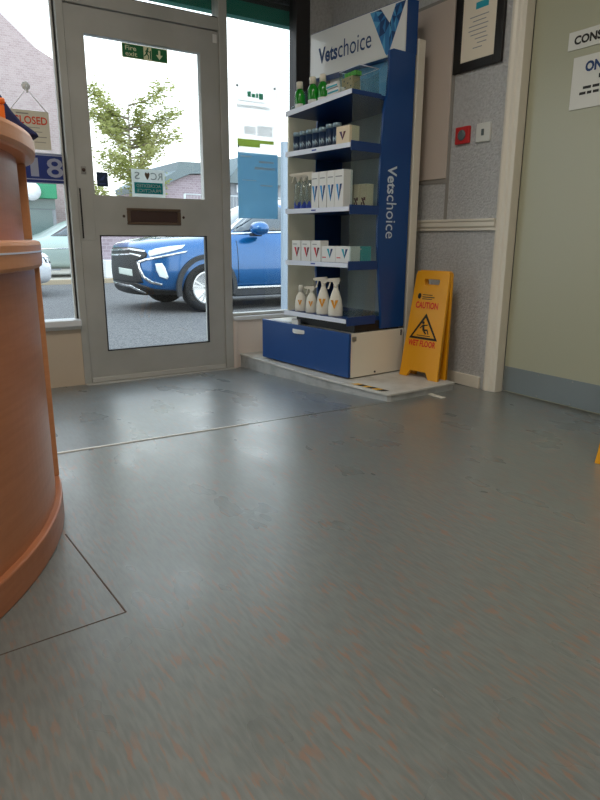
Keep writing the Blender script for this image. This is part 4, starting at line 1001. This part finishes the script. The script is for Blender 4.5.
def tree(name, label, loc, hgt, spread, nleaf, lm, seed, low=.25, leaf=.075):
    rnd = random.Random(seed)
    t = thing(name, label, 'tree' if 'tree' in name else 'hedge', loc)
    tr = MB(); tips = []
    tr.tube([(0, 0, 0), (.05, .02, hgt*.3), (-.04, 0, hgt*.6), (.03, .02, hgt*.93)], [hgt*.012, hgt*.009, hgt*.006, .006], 8)
    for k in range(34):
        z0 = hgt*rnd.uniform(.10, .85); a = rnd.uniform(0, 2*PI); l = spread*rnd.uniform(.45, 1.0)*(1.1-.75*max(0, z0/hgt-.35))
        e = Vector((math.cos(a)*l, math.sin(a)*l, z0+l*rnd.uniform(.25, .8)))
        mid = Vector((math.cos(a)*l*.5, math.sin(a)*l*.5, z0+l*.12))
        tr.tube([(0, 0, z0), mid, e], [.03, .018, .006], 5)
        for j in range(7):
            s_ = .35+.65*j/6; p = Vector((0, 0, z0)).lerp(mid, min(1, s_*2)) if s_ < .5 else mid.lerp(e, s_*2-1); tips.append(p)
            q_ = p+Vector((rnd.gauss(0, .25), rnd.gauss(0, .25), rnd.gauss(.1, .22)))*spread*.42
            tr.tube([p, q_], [.008, .003], 4); tips.append(q_)
    tr.build('trunk', M['bark'], t)
    lf = MB()
    for k in range(nleaf):
        p = rnd.choice(tips)+Vector((rnd.gauss(0, .13), rnd.gauss(0, .13), rnd.gauss(0, .13)))*spread*.55
        if p.z < hgt*low*.5: continue
        s_ = leaf*rnd.uniform(.6, 1.3); q = Matrix.Rotation(rnd.uniform(0, 2*PI), 3, 'Z') @ Matrix.Rotation(rnd.uniform(-1.3, 1.3), 3, 'X')
        lf.add([p+q @ Vector(v) for v in ((-s_, 0, 0), (0, -s_*.5, 0), (s_, 0, 0), (0, s_*.5, .01))], [(0, 1, 2, 3)])
    lf.build('foliage', M[lm], t)
    return t
tree('street_tree', 'loose leafy green tree across the road, seen through the door', (6.35, 15.5, GZ+.09), 5.7, 1.5, 13000, 'leaf', 3, .1, .058)
# clipped hedge as dense shrubs
tree('hedge', 'low dense hedge in front of the pinkish building', (9.75, 17.6, GZ+.09), 2.2, .95, 2600, 'leafd', 9, .0, .06)

# ---------------------------------------------------------------- light
wd = bpy.data.worlds.new('World'); SC.world = wd; wd.use_nodes = True; nt = wd.node_tree
bg = nt.nodes['Background']
tc = nt.nodes.new('ShaderNodeTexCoord'); sx = nt.nodes.new('ShaderNodeSeparateXYZ'); r = nt.nodes.new('ShaderNodeValToRGB')
nt.links.new(tc.outputs['Generated'], sx.inputs[0]); nt.links.new(sx.outputs['Z'], r.inputs['Fac'])
r.color_ramp.elements[0].position = .0; r.color_ramp.elements[0].color = (1, .99, .97, 1)
r.color_ramp.elements[1].position = .8; r.color_ramp.elements[1].color = (.74, .86, 1, 1)
nt.links.new(r.outputs['Color'], bg.inputs['Color']); bg.inputs['Strength'].default_value = 2.5
sun = bpy.data.lights.new('sun', 'SUN'); sun.energy = .9; sun.angle = math.radians(12); sun.color = (1, .96, .9)
so = bpy.data.objects.new('sun', sun); COL.objects.link(so); so.rotation_euler = (math.radians(48), 0, math.radians(-60))
SC.view_settings.view_transform = 'Standard'; SC.view_settings.look = 'None'; SC.view_settings.gamma = 1; SC.view_settings.exposure = .38
SC.view_settings.use_curve_mapping = False
SC.cycles.denoising_prefilter = 'NONE'; SC.cycles.max_bounces = 10; SC.cycles.transparent_max_bounces = 16; SC.cycles.sample_clamp_indirect = 6
